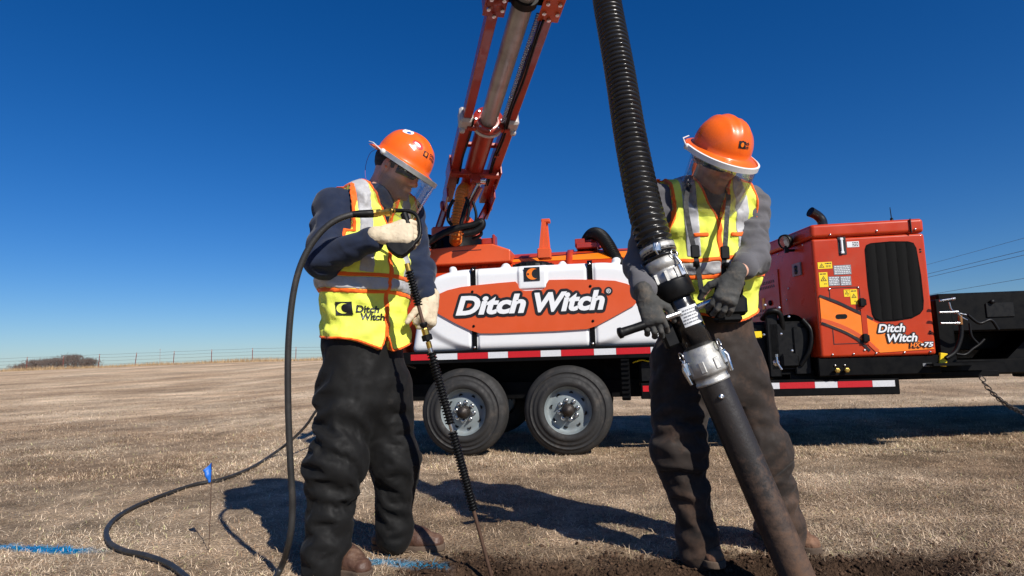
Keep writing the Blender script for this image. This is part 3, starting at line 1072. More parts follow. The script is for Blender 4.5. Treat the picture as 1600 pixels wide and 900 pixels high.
# ---- frame, fender deck, tapes
def build_chassis():
    fr = MB()
    fr.box((1.0, .35, .555), (4.25, .09, .16), bev=.006)
    fr.box((1.0, 1.6, .555), (4.25, .09, .16), bev=.006)
    for u in np.arange(-1.0, 3.0, .55): fr.box((u, .97, .56), (.08, 1.2, .10))
    fr.box((2.08, .105, .535), (2.05, .10, .135), bev=.006)          # low front rail on the near side
    fr.box((2.3, .9, .66), (1.9, 1.5, .03))
    fr.build('frame_rail', BLACK, trailer)
    dk = MB()
    dk.box((.03, .30, .90), (2.62, .58, .045), bev=.006)
    dk.box((.03, .022, .875), (2.62, .028, .11), bev=.004)
    dk.box((.03, .57, .72), (2.5, .03, .36))
    dk.box((-1.27, .3, .72), (.03, .56, .38)); dk.box((1.33, .3, .72), (.03, .56, .38))
    dk.build('fender', BLACK, trailer)
    dk = MB(); dk.box((.93, .09, .66), (.075, .10, .40), bev=.008)
    for k in range(9): dk.box((.93, .03, .49 + k * .04), (.07, .02, .018))
    dk.build('jack_leg', BLACK, trailer)
    # dark mechanical clutter under the deck near the right wheel
    cl = MB(); cl.box((1.16, .25, .70), (.22, .3, .2), bev=.02); cl.box((1.5, .5, .76), (.5, .6, .22), bev=.02)
    cl.cyl((1.05, .3, .62), (1.6, .3, .62), .05); cl.build('pump_housing', FLATBLACK, trailer)
    cl = MB(); cl.tube(catmull([(1.0, .12, .78), (1.08, .1, .80), (1.16, .11, .77), (1.2, .12, .70)]), .006, 8); cl.build('yellow_hose', YELLOW, trailer)
    u = -1.27; k = 0
    for a, b, c in [(-1.27, -.98, 1), (-.98, -.745, 1), (-.745, -.545, 0), (-.545, -.265, 1), (-.265, -.085, 0), (-.085, .205, 1), (.205, .385, 0),
                    (.385, .67, 1), (.67, .86, 0), (.86, 1.15, 1), (1.15, 1.33, 0)]:
        if k == 0: k = 1; continue
        mb = MB(); mb.box(((a + b) / 2, .0055, .882), (b - a - .002, .004, .054))
        mb.build('reflective_tape', TAPER if c else TAPEW, trailer)
    for a, b, c in [(1.07, 1.36, 1), (1.36, 1.56, 0), (1.56, 1.84, 1), (1.84, 2.02, 0), (2.02, 2.185, 0), (2.185, 2.46, 1), (2.46, 2.635, 0), (2.635, 2.90, 1), (2.90, 3.07, 0)]:
        mb = MB(); mb.box(((a + b) / 2, .0525, .556), (b - a - .002, .004, .050))
        mb.build('reflective_tape', TAPER if c else TAPEW, trailer)
    # axle
    mb = MB()
    for u in (-.5, .42):
        mb.cyl((u, .3, .40), (u, 1.65, .40), .06); mb.box((u, .36, .52), (.7, .07, .06)); mb.box((u, .36, .47), (.55, .06, .03))
    mb.build('axle', BLACK, trailer)


def wheel_meshes():
    R, Wd = .387, .225
    prof = [(.205, .012), (.212, .002), (.235, -.004), (.262, -.006), (.2625, -.0025), (.285, -.0035), (.300, -.002), (.3005, .001), (.325, .004), (.3255, .0005), (.332, .0015), (.3325, .007),
            (.352, .013), (.366, .022), (.378, .036), (.3835, .05)]
    tread = []
    gro = [.062, .098, .134, .170]
    y = .05
    for g in gro:
        tread += [(R, g - .006), (R - .009, g - .004), (R - .009, g + .004), (R, g + .006)]
    back = [(.3835, Wd - .05), (.366, Wd - .02), (.30, Wd), (.22, Wd)]
    t = MB(); t.lathe(prof + tread + back, (0, 0, 0), (0, 1, 0), 72)
    tyre = t.mesh('tyre')
    r = MB()
    r.lathe([(.205, .012), (.214, .004), (.222, .000), (.2235, .004), (.219, .010), (.208, .016), (.200, .03), (.196, .075), (.188, .092), (.172, .098), (.15, .092), (.12, .078), (.095, .072), (.06, .072), (.0, .072)], (0, 0, 0), (0, 1, 0), 64)
    r.lathe([(.2, .03), (.2, .20)], (0, 0, 0), (0, 1, 0), 48)
    rim = r.mesh('rim')
    h = MB(); h.lathe([(.058, .075), (.058, .03), (.052, .022), (.05, -.02), (.046, -.032), (.030, -.034), (.028, -.040), (.0, -.041)], (0, 0, 0), (0, 1, 0), 28)
    for a in range(8):
        q = a * math.pi / 4 + .2; h.box((.046 * math.cos(q), -.012, .046 * math.sin(q)), (.010, .03, .010))
    hub = h.mesh('hub')
    n = MB(); n.lathe([(.0155, .07), (.0155, .047), (.012, .038), (.0, .036)], (0, 0, 0), (0, 1, 0), 6, smooth=False)
    n.lathe([(.021, .071), (.021, .066), (.0, .066)], (0, 0, 0), (0, 1, 0), 14)
    n.cyl((0, .04, 0), (0, .024, 0), .0075, n=8)
    nut = n.mesh('lug_nut')
    c = MB(); c.lathe([(.0175, .0), (.0175, .004), (.0, .004)], (0, 0, 0), (0, 1, 0), 16)
    hole = c.mesh('hand_hole')
    v = MB(); v.tube([(0, .07, 0), (.0, .03, .0), (.012, .012, .006)], [.006, .005, .004], 8); valve = v.mesh('valve')
    return tyre, rim, hub, nut, hole, valve


def build_wheels():
    tyre, rim, hub, nut, hole, valve = wheel_meshes()
    tyre.materials.append(RUBBER); rim.materials.append(RIM); hub.materials.append(HUB); nut.materials.append(CHROME)
    hole.materials.append(mat('dark_void', (.004, .004, .004), .9)); valve.materials.append(CHROME)
    for k, (u, v) in enumerate(((-.505, 0), (.425, 0), (-.505, 1.95), (.425, 1.95))):
        e = empty('wheel', (u, v, .387), 0, trailer)
        if k >= 2: e.rotation_euler = (0, 0, math.pi)
        e.rotation_euler[1] = (.25, -.1, .4, .8)[k]
        for nm, me in (('tyre', tyre), ('rim', rim), ('hub', hub), ('valve', None)):
            if me: link(nm, me, None, e)
        a0 = .1
        for i in range(8):
            a = i * math.pi / 4 + a0
            link('lug_nut', nut, None, e, (.083 * math.cos(a), 0, .083 * math.sin(a)))
        for i in range(8):
            a = (i + .5) * math.pi / 4 + a0
            o = link('hand_hole', hole, None, e, (.147 * math.cos(a), .086, .147 * math.sin(a)))
            o.rotation_euler = (0, 0, 0)
        o = link('valve', valve, None, e, (-.135, .02, -.09))


def build_water_tank():
    cu = .14
    hp = []           # half planes (nu, nz, d)
    def hpn(a, b):    # outside is to the left of a->b
        d = nrm(np.array(b) - np.array(a)); n_ = np.array([-d[1], d[0]]); hp.append((n_, n_ @ np.array(a)))
    P = [(-.985, .925), (-.905, 1.40), (-.80, 1.59), (-.60, 1.672), (.14, 1.688), (.88, 1.672), (1.08, 1.59), (1.185, 1.40), (1.265, .925)]
    for a, b in zip(P, P[1:] + P[:1]): hpn(a, b)

    def fn(p, fine=True):
        u, v, z = p[:, 0], p[:, 1], p[:, 2]
        d = None
        for n_, c in hp:
            e = u * n_[0] + z * n_[1] - c
            d = e if d is None else smax(d, e, .05)
        un = u - cu
        ell = np.sqrt((un / 1.03) ** 2 + ((z - 1.35) / .47) ** 2)
        low = smooth(.98, 1.10, ell) * smooth(1.36, 1.2, z) * smooth(.50, .58, np.abs(un))
        vf = .028 * low                              # moulded facet at the lower corners
        for us in (-.385, .665):
            vf = vf + .012 * smooth(.045, .033, np.abs(u - us))
        boss = smooth(.132, .118, np.abs(u - .153)) * smooth(1.448, 1.466, z)
        vf = vf - .016 * boss
        vf = vf + .02 * smooth(1.60, 1.69, z)
        f = smax(vf + .006 - v, v - .50, .04)
        d = smax(d, f, .07)
        for ub, rb in ((-.60, .035), (-.10, .04), (.42, .03), (.9, .04)):
            d = smin(d, np.sqrt((u - ub) ** 2 + (v - .12) ** 2 + ((z - 1.685) * 1.2) ** 2) - rb, .03)
        return d
    o = sdf_obj('water_tank', fn, (-1.06, -.06, .86), (1.34, .58, 1.78), .009, WHITEP, trailer)
    cap = MB(); cap.lathe([(.19, 0), (.19, .025), (.15, .05), (.06, .06), (0, .06)], (.13, .30, 1.68), (0, 0, 1), 32)
    for a in range(18):
        q = a * math.pi / 9; cap.box((.13 + .185 * math.cos(q), .30 + .185 * math.sin(q), 1.70), (.02, .02, .035))
    cap.build('filler_lid', FLATBLACK, o)
    for u, zb in ((-.385, 1.50), (.665, 1.51)):
        s = MB(); s.box((u, .012, 1.30), (.045, .006, .75)); s.box((u, .05, 1.685), (.045, .09, .006), np.array([[1, 0, 0], [0, .95, -.25], [0, .25, .95]]))
        s.build('strap', BLACK, o)
        for z in (.955, 1.655):
            b = MB(); b.lathe([(.011, 0), (.011, -.006), (.0, -.008)], (u, .009, z), (0, 1, 0), 10); b.build('strap_bolt', CHROME, o)
    # lens-shaped name plate
    S = [(-.765, 1.315), (-.745, 1.40), (-.70, 1.45), (-.62, 1.48), (-.50, 1.502), (-.364, 1.512), (-.15, 1.523), (0.004, 1.528), (.02, 1.51), (.034, 1.47), (.06, 1.448), (.09, 1.440),
         (.215, 1.440), (.25, 1.448), (.276, 1.47), (.290, 1.51), (.305, 1.528), (.5, 1.522), (.70, 1.51), (.88, 1.492), (.98, 1.46), (1.05, 1.42), (1.09, 1.375), (1.085, 1.33), (1.03, 1.27), (.85, 1.178), (.70, 1.105), (.62, 1.082),
         (.36, 1.075), (-.20, 1.074), (-.33, 1.079), (-.42, 1.11), (-.55, 1.175), (-.70, 1.262)]
    s = MB(); s.prism(S, (0, -.012, 0), EXU, EYU, (0, 1, 0), .016)
    s.build('name_plate', SIGNO, o)
    for u, z in ((-.39, 1.455), (-.385, 1.145), (.665, 1.455), (.675, 1.15)):
        b = MB(); b.lathe([(.012, .0), (.012, -.005), (.006, -.008), (0, -.008)], (u, -.012, z), (0, 1, 0), 12); b.build('plate_bolt', BLACK, o)
    # lettering
    outlined_text('lettering', o, 'Ditch', (-.548, -.012, 1.243), .642, .175, .026, EXU, EYU, EZU, shear=.26, bold=.042)
    outlined_text('lettering', o, 'Witch', (.172, -.012, 1.243), .612, .175, .026, EXU, EYU, EZU, shear=.26, bold=.042)
    v, f = fit_text('®', .04, .04, 0, .01)
    put_text('registered_mark', o, v, f, np.array((.80, -.012, 1.385)), EXU, EYU, EZU, LETW, .008)
    rb = MB(); rb.lathe([(.036, -.0055), (0, -.006)], (.82, -.012, 1.405), (0, 1, 0), 24); rb.build('registered_mark_backing', LETB, o)
    moon_emblem('emblem', o, (.083, -.013, 1.527), .142, .122, EXU, EYU, EZU, ORANGE)
    return o


def moon_emblem(name, parent, o, w, h, ex, ey, ez, m_):
    """dark square with a crescent moon in profile"""
    o, ex, ey, ez = [np.asarray(q, float) for q in (o, ex, ey, ez)]
    s = MB(); s.prism([(0, 0), (w, 0), (w, h), (0, h)], o, ex, ey, ez, .004)
    b = s.build(name, LETB, parent)
    pts = []
    for a in np.linspace(-62, -298, 22): pts.append((.56 + .40 * math.cos(math.radians(a)), .5 + .42 * math.sin(math.radians(a))))
    for a in np.linspace(-285, -75, 16): pts.append((.77 + .33 * math.cos(math.radians(a)) * .85, .5 + .345 * math.sin(math.radians(a))))
    c = MB(); c.prism([(x * w, y * h) for x, y in pts], o + ez * .0045, ex, ey, ez, .0015)
    c.build(name + '_crescent', m_, parent)
    d = MB(); cc = np.array([.27 * w, .5 * h])
    for a in (0, 60, 120):
        q = math.radians(a); dx, dy = math.cos(q), math.sin(q)
        d.prism([(cc[0] + dx * .075 * w - dy * .018 * w, cc[1] + dy * .075 * w + dx * .018 * w), (cc[0] - dx * .075 * w - dy * .018 * w, cc[1] - dy * .075 * w + dx * .018 * w),
                 (cc[0] - dx * .075 * w + dy * .018 * w, cc[1] - dy * .075 * w - dx * .018 * w), (cc[0] + dx * .075 * w + dy * .018 * w, cc[1] + dy * .075 * w - dx * .018 * w)], o + ez * (.0065 + a * 1e-6), ex, ey, ez, .001)
    d.build(name + '_star', LETB, parent)


def build_debris_tank():
    t = MB()
    c = np.array([0, 1.05, 1.36]); r = .585
    prof = [(0, -1.50), (.3, -1.47), (.5, -1.40), (.575, -1.30), (r, -1.22), (r, 1.35), (.575, 1.45), (.5, 1.55), (.3, 1.62), (0, 1.65)]
    t.lathe(prof, c, (1, 0, 0), 64)
    for u in (-1.22, -.4, .45, 1.33): t.lathe([(r, -.03), (r + .018, -.03), (r + .018, .03), (r, .03)], c + [u, 0, 0], (1, 0, 0), 64)
    o = t.build('debris_tank', RED, trailer)
    # painted orange sweep along the shoulder
    V, F = [], []
    us = np.linspace(-.3, 1.25, 30)
    for i, u in enumerate(us):
        w0 = .62 - .10 * (u + .3); w1 = w0 + .08 + .16 * smooth(-.3, 1.0, u)
        for a in np.linspace(w0, w1, 6):
            V.append(c + [u, -math.sin(a) * (r + .004), math.cos(a) * (r + .004)])
    for i in range(29):
        for j in range(5): F.append((i * 6 + j, i * 6 + 6 + j, i * 6 + 7 + j, i * 6 + 1 + j))
    s = MB(); s.add(V, F, smooth=True); s.build('orange_sweep', ORANGE, o)
    V, F = [], []
    for i, u in enumerate(us):
        w0 = .60 - .10 * (u + .3)
        for a in (w0 - .03, w0 - .004): V.append(c + [u, -math.sin(a) * (r + .004), math.cos(a) * (r + .004)])
    for i in range(29): F.append((2 * i, 2 * i + 2, 2 * i + 3, 2 * i + 1))
    s = MB(); s.add(V, F, smooth=True); s.build('black_line', LETB, o)
    # fin on the shoulder, small brackets
    f = MB()
    f.prism([(.165, 1.80), (.285, 1.80), (.262, 2.16), (.222, 2.16)], (0, .5, 0), EXU, EYU, (0, 1, 0), .012)
    f.prism([(.165, 1.80), (.205, 1.80), (.235, 2.16), (.212, 2.16)], (0, .42, 0), EXU, EYU, (0, 1, 0), .012)
    f.box((.245, .50, 2.17), (.085, .09, .035), bev=.006); f.box((.225, .46, 1.84), (.13, .12, .10), bev=.008)
    f.prism([(.205, 1.86), (.265, 1.86), (.25, 2.15), (.235, 2.15)], (0, .43, 0), EXU, EYU, (0, 1, 0), .08)
    f.build('hook_post', SIGNO, o)
    d = MB()
    d.prism([(-1.32, 1.80), (-1.28, 1.95), (-.55, 1.985), (-.30, 1.985), (-.12, 1.915), (-.12, 1.80)], (0, .52, 0), EXU, EYU, (0, 1, 0), 1.05)
    bm = d.mesh('deck'); bevel_mesh(bm, .012)
    link('turret_deck', bm, SIGNO, o)
    s = MB(); s.box((-.56, .519, 1.93), (.30, .004, .006)); s.build('deck_slot', LETB, o)
    b = MB(); b.box((-.35, .62, 2.02), (.14, .10, .07), bev=.012); b.box((-.29, .62, 2.03), (.03, .14, .11), bev=.01); b.build('lifting_lug', DRED, o)
    # corrugated hose on the right shoulder
    path = catmull([tl(at(962, 405, 6.1)), tl(at(950, 383, 6.15)), tl(at(938, 368, 6.25)), tl(at(926, 366, 6.4)), tl(at(917, 378, 6.55)), tl(at(913, 400, 6.65))][::-1] + [tl(at(975, 425, 6.0)), tl(at(985, 470, 5.95))], 14)
    corrugated(path, .062, .006, .02, 'tank_hose', FLATBLACK, o)
    p = MB(); p.box((.62, .98, 1.97), (.22, .3, .06), bev=.01); p.lathe([(.11, 0), (.11, .03), (.09, .03), (.09, .08)], (.66, 1.0, 1.96), (0, 0, 1), 24)
    p.box((.55, .86, 2.0), (.10, .03, .09), bev=.006)
    p.build('hose_flange', DRED, o)


def corrugated(path, r, amp, pitch, name, m_, parent=None, n=22, spp=5, r_end=None):
    path = np.asarray(path, float)
    s = np.concatenate([[0], np.cumsum(np.linalg.norm(np.diff(path, axis=0), axis=1))])
    m_n = int(s[-1] / pitch * spp)
    ss = np.linspace(0, s[-1], m_n)
    P = np.stack([np.interp(ss, s, path[:, k]) for k in range(3)], 1)
    ph = (ss / pitch) % 1
    prof = np.where(ph < .5, 1.0, -1.0) * np.clip(np.abs(np.sin(ph * 2 * np.pi)) * 2.2, 0, 1)
    rr = r + amp * prof
    mb = MB(); mb.tube(P, rr, n)
    return mb.build(name, m_, parent)


def build_enclosure():
    # plan outline of the engine enclosure
    U0, U1 = 2.515, 3.378
    plan = [(U0, 0), (U1, 0), (U1, 1.85), (2.12, 1.85)]
    b = MB(); n = 4
    def ring(off, z): return [(x, y, z) for x, y in off]
    def scaled(k):
        c = np.array([2.85, .93]); return [tuple(c + (np.array(q) - c) * k) for q in plan]
    e = MB(); e.prism(plan, (0, 0, .777), (1, 0, 0), (0, 1, 0), (0, 0, 1), .985)
    me = bevel_mesh(e.mesh('enclosure'), .022, 4)
    for p in me.polygons: p.use_smooth = True
    o = link('engine_enclosure', me, RED, trailer)
    md = o.modifiers.new('n', 'WEIGHTED_NORMAL')
    c = MB(); c.prism(scaled(1.006), (0, 0, 1.768), (1, 0, 0), (0, 1, 0), (0, 0, 1), .118)
    me = c.mesh('hood'); bevel_mesh(me, .03, 5)
    for p in me.polygons: p.use_smooth = True
    h = link('hood', me, RED, o); h.modifiers.new('n', 'WEIGHTED_NORMAL')
    s = MB(); s.box((U1 - .10, -.012, 1.826), (.004, .02, .118)); s.build('hood_seam', LETB, o)
    for u, z in ((2.66, 1.79), (3.02, 1.80), (3.31, 1.795), (2.60, .80), (2.76, .80), (2.93, .80), (3.14, .80), (3.33, .80), (2.845, .83), (2.62, 1.335), (2.84, 1.34)):
        q = MB(); q.lathe([(.0085, .0), (.0085, -.005), (.004, -.008), (0, -.008)], (u, -.001 - (.005 if z > 1.77 else 0), z), (0, 1, 0), 10); q.build('screw', CHROME, o)
    # orange swoosh and dark lines
    Z0 = .800
    sw = [(2.536, 1.270), (2.62, 1.228), (2.70, 1.188), (2.80, 1.13), (2.90, 1.08), (2.955, 1.045), (3.0, 1.02), (3.09, .985), (3.36, .83), (3.362, .822), (2.96, .805), (2.93, .825), (2.88, .875), (2.80, .935), (2.70, .99), (2.62, 1.025), (2.536, 1.058)]
    s = MB(); s.prism(sw, (0, -.0045, 0), EXU, EYU, (0, 1, 0), .003); s.build('orange_swoosh', ORANGE, o)
    def band(pts, w, name, m_, y):
        pts = np.array(pts); d = np.gradient(pts, axis=0); nn = np.stack([-d[:, 1], d[:, 0]], 1); nn /= np.linalg.norm(nn, axis=1)[:, None]
        poly = np.vstack([pts + nn * w / 2, (pts - nn * w / 2)[::-1]])
        q = MB(); q.prism([tuple(k) for k in poly], (0, y, 0), EXU, EYU, (0, 1, 0), .002); q.build(name, m_, o)
    up = catmull([(2.536, 1.285, 0), (2.66, 1.232, 0), (2.80, 1.152, 0), (2.93, 1.075, 0)], 5)[:, :2]
    lo_ = catmull([(2.536, 1.060, 0), (2.62, 1.022, 0), (2.72, .972, 0), (2.81, .908, 0), (2.885, .822, 0)], 5)[:, :2]
    band(up, .022, 'black_line', LETB, -.006); band(lo_, .02, 'black_line', LETB, -.006)
    dk = catmull([(2.536, 1.085, 0), (2.64, 1.048, 0), (2.76, .985, 0), (2.86, .908, 0), (2.945, .815, 0)], 5)[:, :2]
    band(dk, .03, 'red_line', SIGNO, -.0055)
    # door seam, hinge, latch handle
    s = MB()
    s.box((2.618, -.0005, 1.11), (.006, .003, .46)); s.box((2.73, -.0005, .885), (.23, .003, .006)); s.box((2.73, -.0005, 1.345), (.23, .003, .006)); s.box((2.848, -.0005, 1.11), (.006, .003, .46))
    s.build('door_seam', LETB, o)
    s = MB(); s.box((2.862, -.004, 1.06), (.045, .008, .38), bev=.004); s.build('door_edge', RED, o)
    for z in (1.215, .925):
        s = MB(); s.box((2.853, -.018, z), (.042, .03, .072), bev=.008); s.box((2.875, -.016, z), (.02, .024, .05), bev=.004); s.build('hinge', FLATBLACK, o)
    s = MB(); s.prism(roundrect(.088, .038, .018, 5, 2.692, 1.108), (0, -.008, 0), EXU, EYU, (0, 1, 0), .009); hh = s.build('door_handle', FLATBLACK, o)
    # grille with folded perforated strips
    G = [(2.918, 1.65), (2.932, 1.688), (2.966, 1.702), (3.12, 1.708), (3.25, 1.700), (3.29, 1.685), (3.308, 1.64), (3.322, 1.42), (3.322, 1.21), (3.312, 1.14), (3.285, 1.105), (3.22, 1.072), (3.10, 1.055), (2.985, 1.053), (2.945, 1.07), (2.927, 1.12), (2.915, 1.35)]
    s = MB(); s.prism(G, (0, -.0035, 0), EXU, EYU, (0, 1, 0), .012); gp = s.build('grille', mat('grille_dark', (.003, .003, .003), .8, spec=.1), o)
    perf = bpy.data.materials.new('perforated_black_sheet'); perf.use_nodes = True
    nn = perf.node_tree; pb = nn.nodes['Principled BSDF']
    tc = nn.nodes.new('ShaderNodeTexCoord'); vo = nn.nodes.new('ShaderNodeTexVoronoi'); vo.inputs['Scale'].default_value = 95; vo.inputs['Randomness'].default_value = 0
    nn.links.new(tc.outputs['Object'], vo.inputs['Vector'])
    mr = nn.nodes.new('ShaderNodeMapRange'); mr.inputs['From Min'].default_value = .28; mr.inputs['From Max'].default_value = .34
    nn.links.new(vo.outputs['Distance'], mr.inputs['Value'])
    mx = nn.nodes.new('ShaderNodeMix'); mx.data_type = 'RGBA'; mx.inputs[6].default_value = (.003, .003, .003, 1); mx.inputs[7].default_value = (.005, .005, .005, 1)
    nn.links.new(mr.outputs[0], mx.inputs[0]); nn.links.new(mx.outputs[2], pb.inputs['Base Color']); pb.inputs['Roughness'].default_value = .7; pb.inputs['Specular IOR Level'].default_value = .1
    Gp = np.array(G)
    def zr(u):
        zs = []
        for a, b in zip(Gp, np.roll(Gp, -1, 0)):
            if (a[0] - u) * (b[0] - u) <= 0 and a[0] != b[0]: zs.append(a[1] + (b[1] - a[1]) * (u - a[0]) / (b[0] - a[0]))
        return min(zs), max(zs)
    ed = np.linspace(2.926, 3.312, 6)
    for i in range(5):
        a, b = ed[i] + .003, ed[i + 1] - .003
        V, F = [], []
        us = np.linspace(a, b, 7); dep = [0, .006, .010, .012, .010, .006, -.004]
        for u, dd in zip(us, dep):
            z0, z1 = zr(u); V += [(u, -.004 - dd * .35, z0 + .012), (u, -.004 - dd * .35, z1 - .012)]
        for k in range(6): F.append((2 * k, 2 * k + 2, 2 * k + 3, 2 * k + 1))
        s = MB(); s.add(V, F); s.build('grille_strip', perf, o)
    # sight gauge, labels
    s = MB(); s.prism(roundrect(.062, .15, .006, 3, 2.747, 1.692), (0, -.003, 0), EXU, EYU, (0, 1, 0), .01); s.build('gauge_recess', LETB, o)
    s = MB(); s.cyl((2.742, -.01, 1.635), (2.742, -.01, 1.745), .010); s.box((2.742, -.01, 1.635), (.026, .02, .022), bev=.004); s.box((2.742, -.01, 1.747), (.026, .02, .022), bev=.004); s.build('sight_gauge', LETW, o)

    def label(u0, z0, u1, z1, m_, kind, lab=None):
        q = MB(); q.prism([(u0, z0), (u1, z0), (u1, z1), (u0, z1)], (0, -.0025, 0), EXU, EYU, (0, 1, 0), .0016, 0)
        w, h = u1 - u0, z1 - z0
        def tri(cx, cz, s_):
            q.prism([(cx - s_, cz - s_ * .8), (cx + s_, cz - s_ * .8), (cx, cz + s_)], (0, -.0031, 0), EXU, EYU, (0, 1, 0), .0006, 1)
            q.prism([(cx - s_ * .62, cz - s_ * .58), (cx + s_ * .62, cz - s_ * .58), (cx, cz + s_ * .58)], (0, -.0037, 0), EXU, EYU, (0, 1, 0), .0006, 0)
            q.prism([(cx - s_ * .14, cz - s_ * .45), (cx + s_ * .14, cz - s_ * .45), (cx + s_ * .1, cz + s_ * .2), (cx - s_ * .1, cz + s_ * .2)], (0, -.0043, 0), EXU, EYU, (0, 1, 0), .0006, 1)
        def lines(a, b, c, d, n, seed):
            rr = random.Random(seed)
            for k in range(n):
                z = d - (k + .5) * (d - c) / n
                x = a
                while x < b - .004:
                    L_ = rr.uniform(.006, .022); x2 = min(b, x + L_)
                    q.prism([(x, z - (d - c) / n * .26), (x2, z - (d - c) / n * .26), (x2, z + (d - c) / n * .26), (x, z + (d - c) / n * .26)], (0, -.0031, 0), EXU, EYU, (0, 1, 0), .0006, 1)
                    x = x2 + .004
        if kind == 'wide': tri(u0 + w * .27, z0 + h * .48, h * .36); lines(u0 + w * .5, u1 - .006, z0 + h * .62, z1 - .004, 1, 1); lines(u0 + w * .56, u1 - .012, z0 + h * .18, z0 + h * .5, 2, 5)
        if kind == 'tall': tri(u0 + w * .5, z0 + h * .56, w * .36); lines(u0 + .008, u1 - .006, z1 - h * .18, z1 - .006, 1, 2); lines(u0 + w * .5, u0 + w * .85, z0 + h * .16, z0 + h * .26, 1, 9)
        if kind == 'text': lines(u0 + .006, u1 - .006, z0 + .004, z1 - .004, 5, int(u0 * 1000))
        if kind == 'half': lines(u0 + w * .45, u1 - .004, z0 + .004, z1 - .004, 3, 3)
        r_ = q.build('warning_label' if m_ is YELLOW else 'label', [m_, LETB if m_ is not LABG else LABW], o)
    label(2.545, 1.508, 2.656, 1.564, YELLOW, 'wide')
    label(2.547, 1.356, 2.614, 1.479, YELLOW, 'tall')
    label(2.665, 1.452, 2.80, 1.532, LABG, 'text')
    label(2.618, 1.363, 2.705, 1.441, LABG, 'text'); label(2.709, 1.361, 2.793, 1.439, LABG, 'text')
    label(2.728, 1.268, 2.772, 1.327, YELLOW, 'tall'); label(2.774, 1.203, 2.829, 1.327, YELLOW, 'tall')
    label(2.785, 1.676, 2.878, 1.724, LABW, 'half')
    for z in (1.63, 1.61): 
        s = MB(); s.lathe([(.007, 0), (.007, -.004), (0, -.004)], (3.337, -.001, z), (0, 1, 0), 8); s.build('vent_hole', LETB, o)
    for z in (.965, .945):
        s = MB(); s.lathe([(.007, 0), (.007, -.004), (0, -.004)], (3.345, -.001, z), (0, 1, 0), 8); s.build('vent_hole', LETB, o)
    outlined_text('lettering', o, 'Ditch', (2.955, -.006, .965), .205, .068, .010, EXU, EYU, EZU, .26, .028, .002)
    outlined_text('lettering', o, 'Witch', (3.02, -.006, .885), .222, .068, .010, EXU, EYU, EZU, .26, .028, .004)
    outlined_text('model_lettering', o, 'HX', (3.182, -.006, .840), .078, .036, .006, EXU, EYU, EZU, .2, .03, .006, fill=ORANGE)
    outlined_text('model_lettering', o, '•75', (3.262, -.006, .840), .092, .038, .006, EXU, EYU, EZU, .2, .03, .006)
    # shaded left flank: direction along the flank
    fd = nrm(np.array([2.12 - 2.515, 1.85, 0])); fn_ = nrm(np.array([-fd[1], fd[0], 0]))
    fo = np.array([2.515, 0, 0])
    def flank(a, b, z0, z1, name, m_, th=.004, lift=0.001):
        q = MB(); q.prism([(a, z0), (b, z0), (b, z1), (a, z1)], fo + fn_ * lift, fd, (0, 0, 1), fn_, th); return q.build(name, m_, o)
    door = flank(.62, 1.75, .82, 1.60, 'side_door', RED, .008)
    s_ = flank(1.24, 1.262, .82, 1.60, 'side_door_gap', LETB, .009, .001)
    for z in (1.50, 1.455, 1.24, 1.20):
        for k in range(14):
            a = .70 + k * .036
            q = MB(); q.prism([(a, z - .014), (a + .016, z - .014), (a + .026, z + .014), (a + .010, z + .014)], fo + fn_ * .0095, fd, (0, 0, 1), fn_, .002); q.build('louvre', LETB, o)
    for a, z in ((.80, 1.30), (1.17, 1.30), (1.34, 1.28)):
        q = MB(); q.lathe([(.026, 0), (.026, .012), (.014, .02), (0, .02)], fo + fd * a + np.array([0, 0, z]) + fn_ * .009, fn_, 16); q.build('door_latch', FLATBLACK, o)
    flank(.92, .97, 1.25, 1.36, 'side_label', YELLOW, .003, .010)
    flank(.20, .34, 1.49, 1.60, 'control_plate', LABG, .012)
    for (a, z) in ((.27, 1.56), (.27, 1.525)):
        q = MB(); q.lathe([(.022, 0), (.022, .01), (0, .014)], fo + fd * a + np.array([0, 0, z]) + fn_ * .013, fn_, 12); q.build('switch', LETB, o)
    for a, z in ((.15, 1.74), (.6, 1.74), (.45, 1.4), (.5, 1.3), (.4, 1.0), (.3, .86), (.15, .86)):
        q = MB(); q.lathe([(.009, 0), (.009, .006), (0, .007)], fo + fd * a + np.array([0, 0, z]), fn_, 8); q.build('screw', CHROME, o)
    # round work lamp at the upper left corner
    q = MB(); lc = fo + fd * .30 + fn_ * .07 + np.array([0, 0, 1.80]); ld = nrm(np.array([-.8, -.55, -.25]))
    q.lathe([(0, -.06), (.03, -.06), (.058, -.03), (.066, 0), (.066, .022), (.058, .026), (.055, .016), (0, .014)], lc, ld, 24)
    q.box(lc - np.array([0, 0, .07]), (.03, .03, .06)); q.cyl(lc - [0, 0, .08], fo + fd * .30 + [0, 0, 1.72], .012)
    lm = q.build('work_lamp', FLATBLACK, o)
    q = MB(); q.lathe([(.054, .017), (.03, .022), (0, .024)], lc, ld, 20); q.build('lamp_lens', mat('lamp_lens', (.25, .25, .25), .15, .3, .4, 40), lm)
    # exhaust elbow and antenna
    q = MB(); ep = catmull([tl(at(1286, 356, 5.9)), tl(at(1284, 345, 5.9)), tl(at(1277, 337, 5.9)), tl(at(1266, 331, 5.88))], 6)
    q.tube(ep, [.045] * (len(ep) - 4) + [.046, .047, .048, .049], 20, cap=False); q.tube(ep[-2:], [.049, .040], 20); ex_ = q.build('exhaust_pipe', mat('exhaust_black', (.03, .03, .03), .25, .6, .3), o)
    q = MB(); a0 = tl(at(1393.5, 346, 5.5)); a1 = tl(at(1390.5, 324, 5.5)); q.tube([a0, a1], [.005, .003], 6); q.lathe([(.014, 0), (.012, .03), (0, .03)], a0, (0, 0, 1), 10); q.build('antenna', FLATBLACK, o)
    return o


